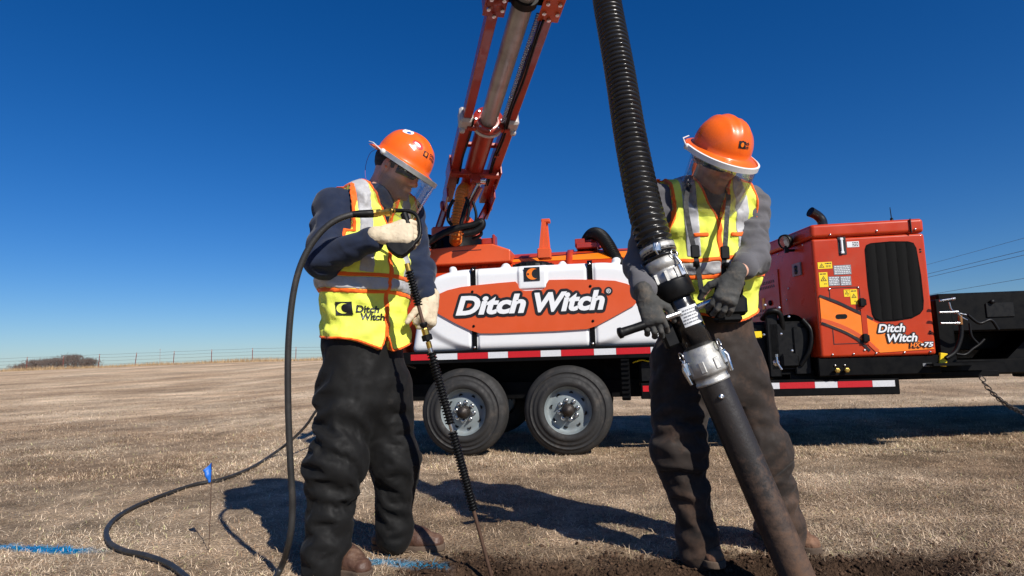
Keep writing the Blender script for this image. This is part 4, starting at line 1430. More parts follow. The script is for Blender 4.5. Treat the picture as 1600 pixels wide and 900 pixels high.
def build_front():
    """black base under the enclosure, pump clutter left of it, tongue to the right"""
    b = MB()
    b.box((2.95, .55, .70), (.92, 1.06, .15), bev=.008); b.box((2.9, .9, .62), (1.2, 1.5, .06))
    base = b.build('engine_base', BLACK, trailer)
    for u in (2.622, 2.695):
        q = MB(); q.lathe([(0.012, .0), (.012, -.02), (.020, -.022), (.020, -.042), (.013, -.044), (.013, -.05), (0, -.05)], (u, .02, .672), (0, 1, 0), 6, smooth=False); q.build('brass_fitting', BRASS, base)
        q = MB(); q.lathe([(.008, 0), (.008, -.008), (0, -.009)], (u - .004, .018, .712), (0, 1, 0), 8); q.build('bolt', CHROME, base)
    q = MB(); q.prism(roundrect(.072, .026, .006, 3, 3.31, .698), (0, .016, 0), EXU, EYU, (0, 1, 0), .004); q.build('serial_plate', LABG, base)
    q = MB(); q.box((3.425, .02, .735), (.055, .03, .105), np.array([[.98, 0, .17], [0, 1, 0], [-.17, 0, .98]]), bev=.004); q.build('yellow_bracket', YELLOW, base)
    # pump unit left of the enclosure
    c = MB(); c.box((2.30, .42, .88), (.33, .6, .42), bev=.02); c.box((2.18, .16, .90), (.10, .08, .56), bev=.012); c.box((2.40, .13, .84), (.13, .05, .4), bev=.01)
    c.lathe([(.13, 0), (.13, .12), (.10, .14), (0, .14)], (2.33, .12, 1.02), (0, 1, 0), 24); c.box((2.3, .12, .76), (.15, .06, .12), bev=.02)
    c.tube(catmull([(2.12, .2, 1.12), (2.16, .1, 1.18), (2.24, .1, 1.16), (2.27, .14, 1.02)]), .022, 10); c.tube(catmull([(2.42, .1, 1.10), (2.47, .07, 1.0), (2.45, .07, .85), (2.38, .1, .72)]), .018, 10)
    c.box((1.75, .6, .85), (.9, .8, .5), bev=.03)
    pu = c.build('pump_unit', FLATBLACK, trailer)
    q = MB(); vc = np.array(tl(at(1213, 567, 5.15))); q.lathe([(.026, .02), (.026, -.01), (.012, -.014), (.012, -.03), (0, -.03)], vc, (0, 1, 0), 14)
    q.tube([vc + [0, -.025, .055], vc + [0, -.03, .0], vc + [.03, -.035, -.055]], [.009, .010, .009], 8); q.cyl(vc + [0, -.025, .05], vc + [0, -.025, .07], .013, n=10); q.build('valve_lever', CHROME, pu)
    q = MB(); yc = np.array(tl(at(1184, 523, 5.2))); q.box(yc, (.06, .02, .055), bev=.004); q.build('yellow_tag', YELLOW, pu)
    for px, py in ((1193, 523), (1220, 522), (1217, 481), (1237, 548), (1232, 495), (1195, 477)):
        q = MB(); q.lathe([(.010, .0), (.010, -.016), (0, -.018)], tl(at(px, py, 5.16)), (0, 1, 0), 6, smooth=False); q.build('bolt', CHROME, pu)
    # tongue
    t = MB()
    t.box((3.9, .55, .655), (1.2, .09, .13), np.eye(3), bev=.008)
    R_ = lambda a: np.array([[math.cos(a), -math.sin(a), 0], [math.sin(a), math.cos(a), 0], [0, 0, 1]])
    t.box((3.95, .42, .66), (1.25, .08, .12), R_(.28), bev=.008); t.box((3.95, 1.25, .66), (1.25, .08, .12), R_(-.28), bev=.008)
    t.box((3.55, .25, .70), (.50, .7, .02)); t.box((3.6, .15, .615), (.55, .06, .05), bev=.006)
    t.box((4.9, .85, .62), (1.0, .12, .14), bev=.01)
    t.build('tongue', BLACK, trailer)
    t = MB(); t.box((3.545, .30, .96), (.13, .25, .54), bev=.012); t.box((3.60, .36, .98), (.05, .3, .46), bev=.01); t.build('valve_cabinet', BLACK, trailer)
    q = MB()
    for px0, px1, py0, py1 in ((1468, 1488, 470, 467), (1468, 1492, 488, 487.5), (1470, 1494, 505, 505)):
        a, b_ = tl(at(px0, py0, 4.95)), tl(at(px1, py1, 4.93)); q.cyl(a, b_, .009, n=8); q.cyl(b_, b_ + (b_ - a) * .2, .014, n=6)
    q.build('hydraulic_fitting', CHROME, trailer)
    q = MB()
    for pts in ([(1483, 472), (1487, 484), (1497, 489), (1510, 492)], [(1494, 487), (1502, 495), (1511, 500)]):
        q.tube(catmull([tl(at(px, py, 4.95)) for px, py in pts], 5), .006, 6)
    q.build('steel_pipe', CHROME, trailer)
    for r_, pts in ((.018, [(1500, 497), (1502, 515), (1500, 532), (1492, 550), (1478, 560)]), (.010, [(1494, 553), (1508, 554), (1520, 545), (1530, 538), (1538, 530)]), (.010, [(1515, 505), (1518, 525), (1528, 537)]), (.012, [(1512, 492), (1530, 505), (1548, 500), (1560, 515)])):
        q = MB(); q.tube(catmull([tl(at(px, py, 4.98)) for px, py in pts], 6), r_, 8); q.build('hydraulic_hose', FLATBLACK, trailer)
    q = MB(); q.cyl(tl(at(1500, 493, 4.96)), tl(at(1501, 507, 4.96)), .016, n=8); q.build('hose_end', mat('rusty_brass', (.3, .14, .05), .5, .7), trailer)
    # safety chain drooping below the tongue
    for k, t_ in enumerate(np.linspace(0, 1, 15)):
        px = 1535 + 62 * t_; py = 592 + 70 * (t_ ** .8) * (1 - .25 * t_)
        c = tl(at(px, py, 4.75)); c[2] = max(c[2], .03)
        a = np.linspace(0, 2 * np.pi, 12); w = np.array([1, 0, -.9]) / 1.35; s_ = np.array([0, 1., 0]) if k % 2 else nrm(np.array([.9, 0, 1.]))
        q = MB(); q.tube([c + w * .026 * math.cos(x) + s_ * .014 * math.sin(x) for x in a], .004, 5, cap=False); q.build('chain_link', HUB, trailer)


def build_boom():
    P0, P1 = np.array([-.445, 6.72, 2.74]), at(814, 14, 4.30)
    d = nrm(P1 - P0); side = -nrm(np.cross(d, [0, 0, 1.])); upb = -np.cross(side, d)
    # tilt the boom frame a little so the right rail reads lower, as in the photo
    def B(s, x, y): return tl(P0 + d * s + side * x + upb * y)
    Lv = [tl(TO + v) for v in (d, side, upb)]
    R = np.stack(Lv, 1)       # columns: along, side, up in trailer coordinates
    bo = empty('boom', (0, 0, 0), 0, trailer)
    Ltot = 3.75; sT = np.linalg.norm(P1 - P0); sC = sT * .50      # carriage and collar positions
    # find the collar: photo (762,185)
    best = min(np.linspace(.3, 2.4, 200), key=lambda s: abs((lambda q: 450 - FPX * ((q - CAM) @ upv) / ((q - CAM) @ fw))(P0 + d * s) - 187))
    sC = best
    W2 = .205
    for sgn in (-1, 1):
        m1 = MB(); m1.box((B(-.25, sgn * W2, 0) + B(sC, sgn * W2, 0)) / 2, (sC + .25, .10, .13), R, bev=.008); m1.build('outer_rail', DRED, bo)
        m1 = MB(); m1.box((B(sC - .2, sgn * W2, 0) + B(Ltot - .4, sgn * W2, 0)) / 2, (Ltot - .2 - sC, .078, .10), R, bev=.006); m1.build('inner_rail', DRED, bo)
        m1 = MB(); m1.box(B(sC, sgn * (W2 + .008), 0), (.15, .125, .16), R, bev=.02); m1.box(B(sC - .06, sgn * (W2 + .035), -.02), (.05, .05, .19), R, bev=.012); m1.build('slide_pad', mat('white_nylon', (.46, .43, .41), .5, 0, .12, 14), bo)
        for k in (-.05, .05):
            q = MB(); q.lathe([(.012, 0), (.012, .012), (0, .014)], B(sC - .075, sgn * W2 + k * .6, k), -Lv[0], 6, smooth=False); q.build('bolt', CHROME, bo)
    m1 = MB(); m1.tube([B(-.1, 0, -.01), B(sC, 0, -.01)], [.098, .098], 28); m1.build('outer_pipe', DRED, bo)
    m1 = MB(); m1.tube([B(sC - .1, 0, -.01), B(Ltot - .1, 0, -.01)], [.078, .078], 28); m1.build('inner_pipe', STEEL, bo)
    m1 = MB(); m1.lathe([(.10, -.03), (.145, -.03), (.145, .012), (.085, .012)], B(sC, 0, -.01), Lv[0], 32); m1.build('collar_flange', DRED, bo)
    m1 = MB(); m1.lathe([(.148, -.068), (.15, -.066), (.15, -.034), (.14, -.032), (.10, -.032), (.10, -.068)], B(sC, 0, -.01), Lv[0], 32); m1.build('collar_band', ALU, bo)
    for a in np.linspace(0, 2 * np.pi, 8, endpoint=False):
        q = MB(); q.lathe([(.011, 0), (.011, .013), (0, .014)], B(sC + .012, .12 * math.cos(a), .12 * math.sin(a) - .01), Lv[0], 6, smooth=False); q.build('bolt', CHROME, bo)
    m1 = MB(); m1.box(B(sC - .03, 0, -.075), (.05, .40, .05), R, bev=.006); m1.build('collar_bar', DRED, bo)
    # coiled steel chain along the right of the pipe
    n = 420; tt = np.linspace(0, 1, n); sx = np.linspace(sC + .02, sT + .02, n)
    V = [B(s, .125 + .014 * math.cos(a), -.04 + .014 * math.sin(a)) for s, a in zip(sx, tt * 2 * np.pi * 56)]
    m1 = MB(); m1.tube(V, .0045, 5); m1.build('coil_spring', CHROME, bo)
    V = [B(s, .15 + .012 * math.cos(a), .0 + .012 * math.sin(a)) for s, a in zip(np.linspace(sC + .02, sC + 1.0, 260), tt[:260] * 2 * np.pi * 56)]
    m1 = MB(); m1.tube(V, .004, 5); m1.build('coil_cable', FLATBLACK, bo)
    for x_, y_, r_, s1 in ((.165, -.075, .011, sT), (.14, -.085, .008, sT), (-.16, -.07, .010, sC + .1)):
        ss_ = np.linspace(.2, s1, 24); m1 = MB(); m1.tube([B(s, x_ + .006 * math.sin(s * 7 + x_ * 40), y_ - .012 * abs(math.sin(s * 4.5))) for s in ss_], r_, 8); m1.build('hydraulic_line', FLATBLACK, bo)
    for s_ in (.75, 1.15):
        m1 = MB(); m1.box(B(s_, 0, .045), (.05, .44, .035), R, bev=.005); m1.box(B(s_, .165, -.07), (.03, .05, .035), R, bev=.004); m1.build('cross_brace', DRED, bo)
    # carriage near the tip
    for sgn, tilt in ((-1, 0), (1, 0)):
        m1 = MB(); m1.box(B(sT + .09, sgn * .205, -.055), (.26, .16, .014), R, bev=.004); m1.box(B(sT + .10, sgn * .275, .02), (.26, .014, .16), R, bev=.004)
        m1.build('carriage_plate', SIGNO if sgn > 0 else DRED, bo)
        if sgn < 0:
            q = MB(); q.lathe([(.07, -.066), (.07, -.074), (.0, -.074)], B(sT + .09, sgn * .20, 0), Lv[2], 24); q.build('carriage_disc', DRED, bo)
        for (a, b_) in ((.0, -.05), (.0, .05), (.09, -.045), (.09, .045), (-.06, 0)):
            q = MB(); q.lathe([(.016, 0), (.016, -.016), (0, -.018)], B(sT + .05 + a, sgn * .205 + b_, -.064 - (.012 if sgn < 0 else 0)), Lv[2], 6, smooth=False); q.build('bolt', CHROME, bo)
    m1 = MB(); m1.box(B(sT + .12, 0, .05), (.22, .40, .03), R, bev=.006); m1.tube([B(sT + .08, 0, -.01), B(sT + .14, 0, -.01)], [.10, .10], 24); m1.build('carriage_block', FLATBLACK, bo)
    # tip elbow that feeds the suction hose
    e0 = B(Ltot - .1, 0, -.01); tipw = P0 + d * (Ltot - .1)
    ht = at(944, -40, 3.02); 
    m1 = MB(); m1.tube(catmull([e0 - Lv[0] * .1, e0, tl(P0 + d * (Ltot + .12) + np.array([.03, 0, -.03])), tl(ht + np.array([-.01, .02, .42])), tl(ht + np.array([0, .0, .25]))], 8), .085, 24); m1.build('tip_elbow', DRED, bo)
    # pivot, crossbar, mast
    m1 = MB(); m1.box(B(.42, 0, -.085), (.07, .52, .075), R, bev=.008); m1.box(B(.42, .0, -.15), (.08, .10, .10), R, bev=.01); m1.build('crossbar', DRED, bo)
    for sgn in (-1, 1):
        m1 = MB(); m1.box(B(.33, sgn * .262, -.02), (.34, .016, .20), R, bev=.004); m1.box(B(-.12, sgn * .255, -.11), (.52, .02, .20), R, bev=.01); m1.build('side_cheek', DRED, bo)
        q = MB(); q.lathe([(.05, 0), (.05, .03), (.03, .04), (0, .04)], B(-.22, sgn * .255, -.12), Lv[1] * sgn, 20); q.build('pivot_pin', DRED, bo)
    ms = empty('mast', (0, 0, 0), 0, trailer)
    tc = np.array([-.80, 1.02, 0])           # turret centre in trailer coordinates
    m1 = MB(); m1.lathe([(.30, 1.96), (.30, 2.13), (.27, 2.14), (0, 2.14)], tc, (0, 0, 1), 36); m1.box(tc + [-.22, -.18, 2.05], (.34, .26, .11), bev=.02); m1.lathe([(.06, 0), (.06, -.08), (0, -.08)], tc + [-.18, -.33, 2.08], (0, 1, 0), 18); m1.build('slew_ring', BLACK, ms)
    m1 = MB(); m1.lathe([(.035, 0), (.035, -.05), (.02, -.06), (0, -.06)], tc + [-.18, -.42, 2.0], (0, 1, 0), 12); m1.build('slew_motor', CHROME, ms)
    m1 = MB(); m1.box(tc + [.02, 0, 2.20], (.46, .42, .12), bev=.02); m1.box(tc + [.10, -.1, 2.31], (.24, .22, .11), bev=.03); m1.build('mast_base', SIGNO, ms)
    for sgn in (-1, 1):
        a = tl(P0 + side * sgn * .235 - d * .22 - upb * .12); b_ = tc + [sgn * .235 * .9, -.02, 2.2]
        ctr = (a + b_) / 2; ax = nrm(a - b_); sx_ = nrm(np.cross([0, 1, 0], ax)); R2 = np.stack([sx_, np.cross(ax, sx_), ax], 1)
        m1 = MB(); m1.box(ctr, (.022, .15, np.linalg.norm(a - b_) + .1), R2, bev=.006); m1.box(ctr + R2 @ np.array([0, .06, 0]), (.05, .02, np.linalg.norm(a - b_)), R2, bev=.004); m1.build('mast_plate', DRED, ms)
    a, b_ = tc + [.06, -.22, 2.22], B(.42, .05, -.17); mid = b_ * .52 + a * .48
    m1 = MB(); m1.cyl(a, mid, .042); m1.build('lift_cylinder', FLATBLACK, ms)
    m1 = MB(); m1.cyl(mid, b_, .026); m1.cyl(b_ - Lv[1] * .05, b_ + Lv[1] * .05, .035); m1.build('cylinder_rod', CHROME, ms)
    m1 = MB(); m1.box(a * .6 + b_ * .4 + np.array([.055, -.03, 0]), (.03, .06, .5), np.stack([nrm(np.cross([0, 1, 0], nrm(b_ - a))), np.cross(nrm(b_ - a), nrm(np.cross([0, 1, 0], nrm(b_ - a)))), nrm(b_ - a)], 1), bev=.004); m1.build('cylinder_guard', DRED, ms)
    path = catmull([B(.05, -.03, -.02), tl(at(722, 300, 6.35)), tl(at(718, 322, 6.3)), tl(at(714, 345, 6.3)), tl(at(712, 372, 6.35)), tc + [.0, 0, 2.0]], 10)
    corrugated(path, .062, .005, .03, 'orange_suction_hose', ORHOSE, ms, 20)
    for r_, pts, Y in ((.034, [(640, 394), (665, 381), (690, 366), (712, 357), (738, 352), (752, 346), (753, 354), (742, 362), (725, 366)], 6.0), (.016, [(722, 362), (745, 354), (752, 366), (738, 374)], 6.05), (.020, [(742, 348), (748, 344), (752, 352), (746, 358)], 6.0),
                       (.018, [(709, 312), (702, 325), (700, 342), (706, 352)], 6.2), (.020, [(731, 312), (724, 335), (721, 352), (728, 364)], 6.08), (.014, [(739, 315), (744, 335), (742, 352)], 6.05), (.014, [(728, 308), (733, 325), (730, 345)], 6.05)):
        q = MB(); q.tube(catmull([tl(at(px, py, Y)) for px, py in pts], 6), r_, 10); q.build('hydraulic_hose', FLATBLACK, ms)
    global HOSE_TOP
    HOSE_TOP = ht


build_chassis(); build_wheels(); build_water_tank(); build_debris_tank(); build_enclosure(); build_front(); build_boom()


# ---- black flatbed of the tow truck beyond the tongue
def build_flatbed():
    a = at(1459, 466, 5.35); yaw = math.radians(-6)
    e = empty('flatbed_truck', (a[0], 5.35, 0), yaw)
    z1 = 1.285
    m1 = MB(); m1.box((2.6, 1.25, 1.12), (5.2, 2.6, .33), bev=.015); m1.build('deck', BLACK, e)
    m1 = MB(); m1.box((2.6, .45, .88), (5.0, .12, .16), bev=.01); m1.box((2.6, 2.0, .88), (5.0, .12, .16), bev=.01); m1.box((.9, .9, .72), (.12, 1.0, .24), bev=.01); m1.build('frame_rail', BLACK, e)
    m1 = MB(); m1.prism([(.50, .62), (1.5, .62), (1.5, .97), (.86, .97)], (0, .12, 0), EXU, EYU, (0, 1, 0), .5); m1.build('mud_guard', BLACK, e)
    for u, v_ in ((2.75, .25), (3.75, .25), (2.75, 2.4), (3.75, 2.4)):
        w = empty('wheel', (u, v_, .387), 0, e)
        if v_ > 1: w.rotation_euler = (0, 0, math.pi)
        for nm in ('tyre', 'rim', 'hub'): link(nm, bpy.data.meshes[nm], None, w)
    for u, z in ((.93, 1.20), (.78, 1.02)):
        m1 = MB(); m1.lathe([(.05, 0), (.05, -.02), (.03, -.028), (0, -.03)], (u, -.05, z), (0, 1, 0), 20); m1.build('tail_lamp', mat('lamp_red', (.10, .006, .006), .3), e)
    m1 = MB(); m1.box((.99, -.052, 1.0), (.10, .01, .025), bev=.003); m1.build('marker', LABW, e)
    m1 = MB(); m1.box((.48, -.055, 1.13), (.22, .012, .12), bev=.004); m1.lathe([(.018, 0), (.018, -.02), (0, -.02)], (.42, -.06, 1.20), (0, 1, 0), 10); m1.build('tool_box', FLATBLACK, e)
    m1 = MB(); m1.box((.36, .9, .58), (.9, .10, .10), bev=.008); m1.lathe([(.03, 0), (.03, .06), (.0, .07)], (0, .9, .63), (0, 0, 1), 14); m1.build('hitch', BLACK, e)
    tag(e, 'black flatbed truck rear standing behind the trailer tongue at right', 'truck')


build_flatbed()

# ================================================================== people
SKIN = None


def skin_mat():
    M = bpy.data.materials.new('skin'); M.use_nodes = True
    n = M.node_tree; p = n.nodes['Principled BSDF']; L = n.links.new
    a = n.nodes.new('ShaderNodeAttribute'); a.attribute_name = 'tint'
    tc = n.nodes.new('ShaderNodeTexCoord'); nz = n.nodes.new('ShaderNodeTexNoise'); nz.inputs['Scale'].default_value = 160; nz.inputs['Detail'].default_value = 4
    L(tc.outputs['Object'], nz.inputs['Vector'])
    mr = n.nodes.new('ShaderNodeMapRange'); mr.inputs['To Min'].default_value = .75; mr.inputs['To Max'].default_value = 1.25; L(nz.outputs['Fac'], mr.inputs['Value'])
    vm = n.nodes.new('ShaderNodeVectorMath'); vm.operation = 'SCALE'; L(a.outputs['Color'], vm.inputs[0]); L(mr.outputs[0], vm.inputs['Scale'])
    L(vm.outputs[0], p.inputs['Base Color'])
    p.inputs['Roughness'].default_value = .5; p.inputs['Subsurface Weight'].default_value = .12
    p.inputs['Subsurface Radius'].default_value = (.012, .005, .003)
    return M


def cloth(name, col, rough=.85, var=.14, weave=900, bump=.25, col2=None, c2thr=.6, c2scale=6, sheen=.15, fold=0.0):
    M = mat(name, col, rough, 0, var, 14, 0, 60, 0, col2, c2thr, c2scale, None, .25, sheen)
    n = M.node_tree; p = n.nodes['Principled BSDF']; L = n.links.new
    tc = n.nodes.new('ShaderNodeTexCoord')
    nb = n.nodes.new('ShaderNodeTexNoise'); nb.inputs['Scale'].default_value = weave; nb.inputs['Detail'].default_value = 3
    L(tc.outputs['Object'], nb.inputs['Vector'])
    b = n.nodes.new('ShaderNodeBump'); b.inputs['Strength'].default_value = bump; b.inputs['Distance'].default_value = .002
    L(nb.outputs['Fac'], b.inputs['Height'])
    n2 = n.nodes.new('ShaderNodeTexNoise'); n2.noise_type = 'RIDGED_MULTIFRACTAL'; n2.inputs['Scale'].default_value = 5.5; n2.inputs['Detail'].default_value = 3.5; n2.inputs['Distortion'].default_value = .9
    n2.inputs['Roughness'].default_value = .45
    mp = n.nodes.new('ShaderNodeMapping'); mp.inputs['Rotation'].default_value = (.5, .35, 0); mp.inputs['Scale'].default_value = (1, 1, 1.7)
    L(tc.outputs['Object'], mp.inputs[0]); L(mp.outputs[0], n2.inputs['Vector'])
    b2 = n.nodes.new('ShaderNodeBump'); b2.inputs['Strength'].default_value = fold or .4; b2.inputs['Distance'].default_value = .02
    L(n2.outputs['Fac'], b2.inputs['Height']); L(b.outputs[0], b2.inputs['Normal']); L(b2.outputs[0], p.inputs['Normal'])
    return M


HIVIS = cloth('hi_vis_yellow', (.84, .90, .12), .7, .08, 700, .3, (.70, .73, .12), .60, 5, 0, .3)
TRIM = cloth('orange_trim', (.95, .14, .012), .7, .08)
SILVER = cloth('reflective_silver', (.42, .42, .43), .45, .12, 700, .2, (.30, .29, .28), .6, 12, 0, .5)
NAVY = cloth('navy_cotton', (.012, .019, .043), .9, .2, 500, .3, fold=.45)
GREYS = cloth('grey_cotton', (.105, .102, .110), .9, .18, 500, .3, fold=.45)
RAIN = cloth('black_rain_cloth', (.0056, .0054, .0053), .74, .3, 500, .15, (.022, .019, .017), .68, 16, .02, .55)
BROWNP = cloth('dirty_brown_work_cloth', (.027, .020, .0165), .8, .25, 500, .2, (.085, .050, .033), .58, 5, .05, .4)
CREAM = cloth('cream_leather', (.62, .52, .37), .75, .14, 300, .3, (.42, .33, .22), .6, 25, 0, .6)
CHARC = cloth('charcoal_glove', (.055, .055, .052), .75, .25, 300, .3, (.12, .10, .08), .58, 20, 0, .6)
LEATHER = mat('brown_leather', (.075, .034, .020), .6, 0, .3, 18, .4, 60, col2=(.14, .085, .055), c2thr=.58, c2scale=9)
DIRTYB = mat('muddy_tan_leather', (.15, .075, .042), .8, 0, .3, 18, .4, 60, col2=(.22, .12, .07), c2thr=.52, c2scale=9)
SOLE = mat('boot_sole', (.09, .06, .04), .85, 0, .3, 20)
HELM = mat('orange_helmet_shell', (.90, .135, .006), .33, 0, .08, 8, coat=.25, col2=(.66, .105, .02), c2thr=.63, c2scale=12)
HAIRM = mat('dark_hair', (.018, .013, .010), .7, 0, .4, 90, .6, 200)
LENSM = mat('dark_lens', (.008, .008, .010), .1, 0, .1)
SHIELD_W = mat('white_bracket', (.75, .74, .72), .4, 0, .06)
SHIELD_A = mat('aluminium_bracket', (.45, .45, .44), .45, .7, .15, 30)


def clear_mat(name, tint, gloss, haze=.05):
    M = bpy.data.materials.new(name); M.use_nodes = True
    n = M.node_tree; n.nodes.remove(n.nodes['Principled BSDF']); out = n.nodes['Material Output']; L = n.links.new
    t = n.nodes.new('ShaderNodeBsdfTransparent'); t.inputs[0].default_value = (*tint, 1)
    g = n.nodes.new('ShaderNodeBsdfGlossy'); g.inputs['Roughness'].default_value = .04
    f = n.nodes.new('ShaderNodeFresnel'); f.inputs['IOR'].default_value = 1.45
    m1 = n.nodes.new('ShaderNodeMath'); m1.operation = 'MULTIPLY'; m1.inputs[1].default_value = gloss; L(f.outputs[0], m1.inputs[0])
    d = n.nodes.new('ShaderNodeBsdfDiffuse'); d.inputs[0].default_value = (.5, .48, .45, 1)
    tc = n.nodes.new('ShaderNodeTexCoord'); nz = n.nodes.new('ShaderNodeTexNoise'); nz.inputs['Scale'].default_value = 30; nz.inputs['Detail'].default_value = 6; L(tc.outputs['Object'], nz.inputs['Vector'])
    mr = n.nodes.new('ShaderNodeMapRange'); mr.inputs['From Min'].default_value = .4; mr.inputs['From Max'].default_value = .8; mr.inputs['To Min'].default_value = .01; mr.inputs['To Max'].default_value = haze * .7; L(nz.outputs['Fac'], mr.inputs['Value'])
    x0 = n.nodes.new('ShaderNodeMixShader'); L(mr.outputs[0], x0.inputs[0]); L(t.outputs[0], x0.inputs[1]); L(d.outputs[0], x0.inputs[2])
    x = n.nodes.new('ShaderNodeMixShader'); L(m1.outputs[0], x.inputs[0]); L(x0.outputs[0], x.inputs[1]); L(g.outputs[0], x.inputs[2]); L(x.outputs[0], out.inputs[0])
    return M


CLEAR = clear_mat('clear_visor', (.985, .985, .985), .5, .025)
CLEAR2 = clear_mat('hazy_visor', (.94, .935, .93), .6, .15)  # slightly darker tint with a stronger patchy grey haze


def frame(f, u):
    f = nrm(f); u = np.asarray(u, float); u = nrm(u - f * (u @ f)); s = np.cross(f, u)      # s = the person's right
    return f, s, u


def hand_prims(wrist, f, n, right=True, curls=(50, 70, 50), rad=.0112, spread=.0, tcurl=.5, sc=1.0, thumb=None, k0=.008):
    f = nrm(f); n = nrm(np.asarray(n, float) - f * (np.asarray(n, float) @ f)); s = np.cross(n, f) if right else np.cross(f, n)
    P = []
    w = np.asarray(wrist, float)
    P.append(RC(w - f * .03, w + f * .01, .030 * sc, .031 * sc, .02, flat=(n, .8)))
    for x, r0 in ((.026, .017), (.009, .0185), (-.009, .018), (-.026, .0165)):
        P.append(RC(w + f * .012 + s * x * .8 * sc, w + f * .090 * sc + s * x * sc, r0 * sc, r0 * .95 * sc, .014))
    for i, (x, L) in enumerate(((.031, .078), (.0105, .088), (-.0105, .082), (-.031, .066))):
        c = w + f * (.094 - .006 * abs(i - 1.3)) * sc + s * x * sc
        dirv = f; ang = 0
        cv = curls[i] if isinstance(curls[0], (tuple, list)) else curls
        for j, (fr, a) in enumerate(zip((.45, .31, .26), cv)):
            ang += math.radians(a)
            dv = f * math.cos(ang) - n * math.sin(ang) + s * spread * x * 8
            e = c + nrm(dv) * L * fr * sc
            r_ = rad * sc * (1.0, .95, .88)[j]
            P.append(RC(c, e, r_ * 1.04, r_ * .95, .0022)); c = e
    b = w + f * .022 * sc + s * .028 * sc - n * .004
    d1 = nrm(f * .62 + s * .70 - n * .35) if thumb is None else nrm(thumb[0])
    d2 = nrm(f * .75 + s * .05 - n * .6) if thumb is None else nrm(thumb[1])
    m_ = b + d1 * .048 * sc; P.append(RC(b, m_, .0165 * sc, .0135 * sc, .012))
    e = m_ + nrm(d1 * .5 + d2) * .032 * sc; P.append(RC(m_, e, .0135 * sc, .0125 * sc, .004))
    e2 = e + d2 * .026 * sc; P.append(RC(e, e2, .0125 * sc, .010 * sc, .004))
    return P


def head_prims(c, f, s, u, neck, hs=1.05):
    def q(a, b, d): return c + (f * a + s * b + u * d) * hs
    ax = np.stack([f, s, u])
    P = [EL(q(-.012, 0, .038), np.array([.099, .077, .090]) * hs, ax, .02),
         EL(q(.032, 0, -.035), np.array([.064, .060, .088]) * hs, ax, .03),
         EL(q(.078, 0, -.102), np.array([.022, .024, .018]) * hs, ax, .025)]
    for g in (-1, 1):
        P += [RC(q(-.01, g * .052, -.045), q(.066, g * .016, -.102), .026 * hs, .020 * hs, .025),
              EL(q(.058, g * .042, -.025), np.array([.028, .022, .022]) * hs, ax, .02),
              RC(q(.082, g * .012, .024), q(.070, g * .046, .022), .014 * hs, .012 * hs, .015),
              EL(q(-.008, g * .078, -.008), np.array([.020, .009, .033]) * hs, ax, .006),
              EL(q(.100, g * .011, -.040), np.array([.011, .008, .008]) * hs, ax, .008)]
    P += [RC(q(.088, 0, .010), q(.112, 0, -.034), .0095 * hs, .0125 * hs, .010), EL(q(.112, 0, -.036), np.array([.012, .012, .010]) * hs, ax, .006),
          RC(q(.086, -.018, -.064), q(.086, .018, -.064), .010 * hs, .010 * hs, .006), RC(q(.084, -.016, -.078), q(.084, .016, -.078), .010 * hs, .010 * hs, .004)]
    P += [RC(q(-.03, 0, -.05), neck, .058 * hs, .064 * hs, .04)]
    return P


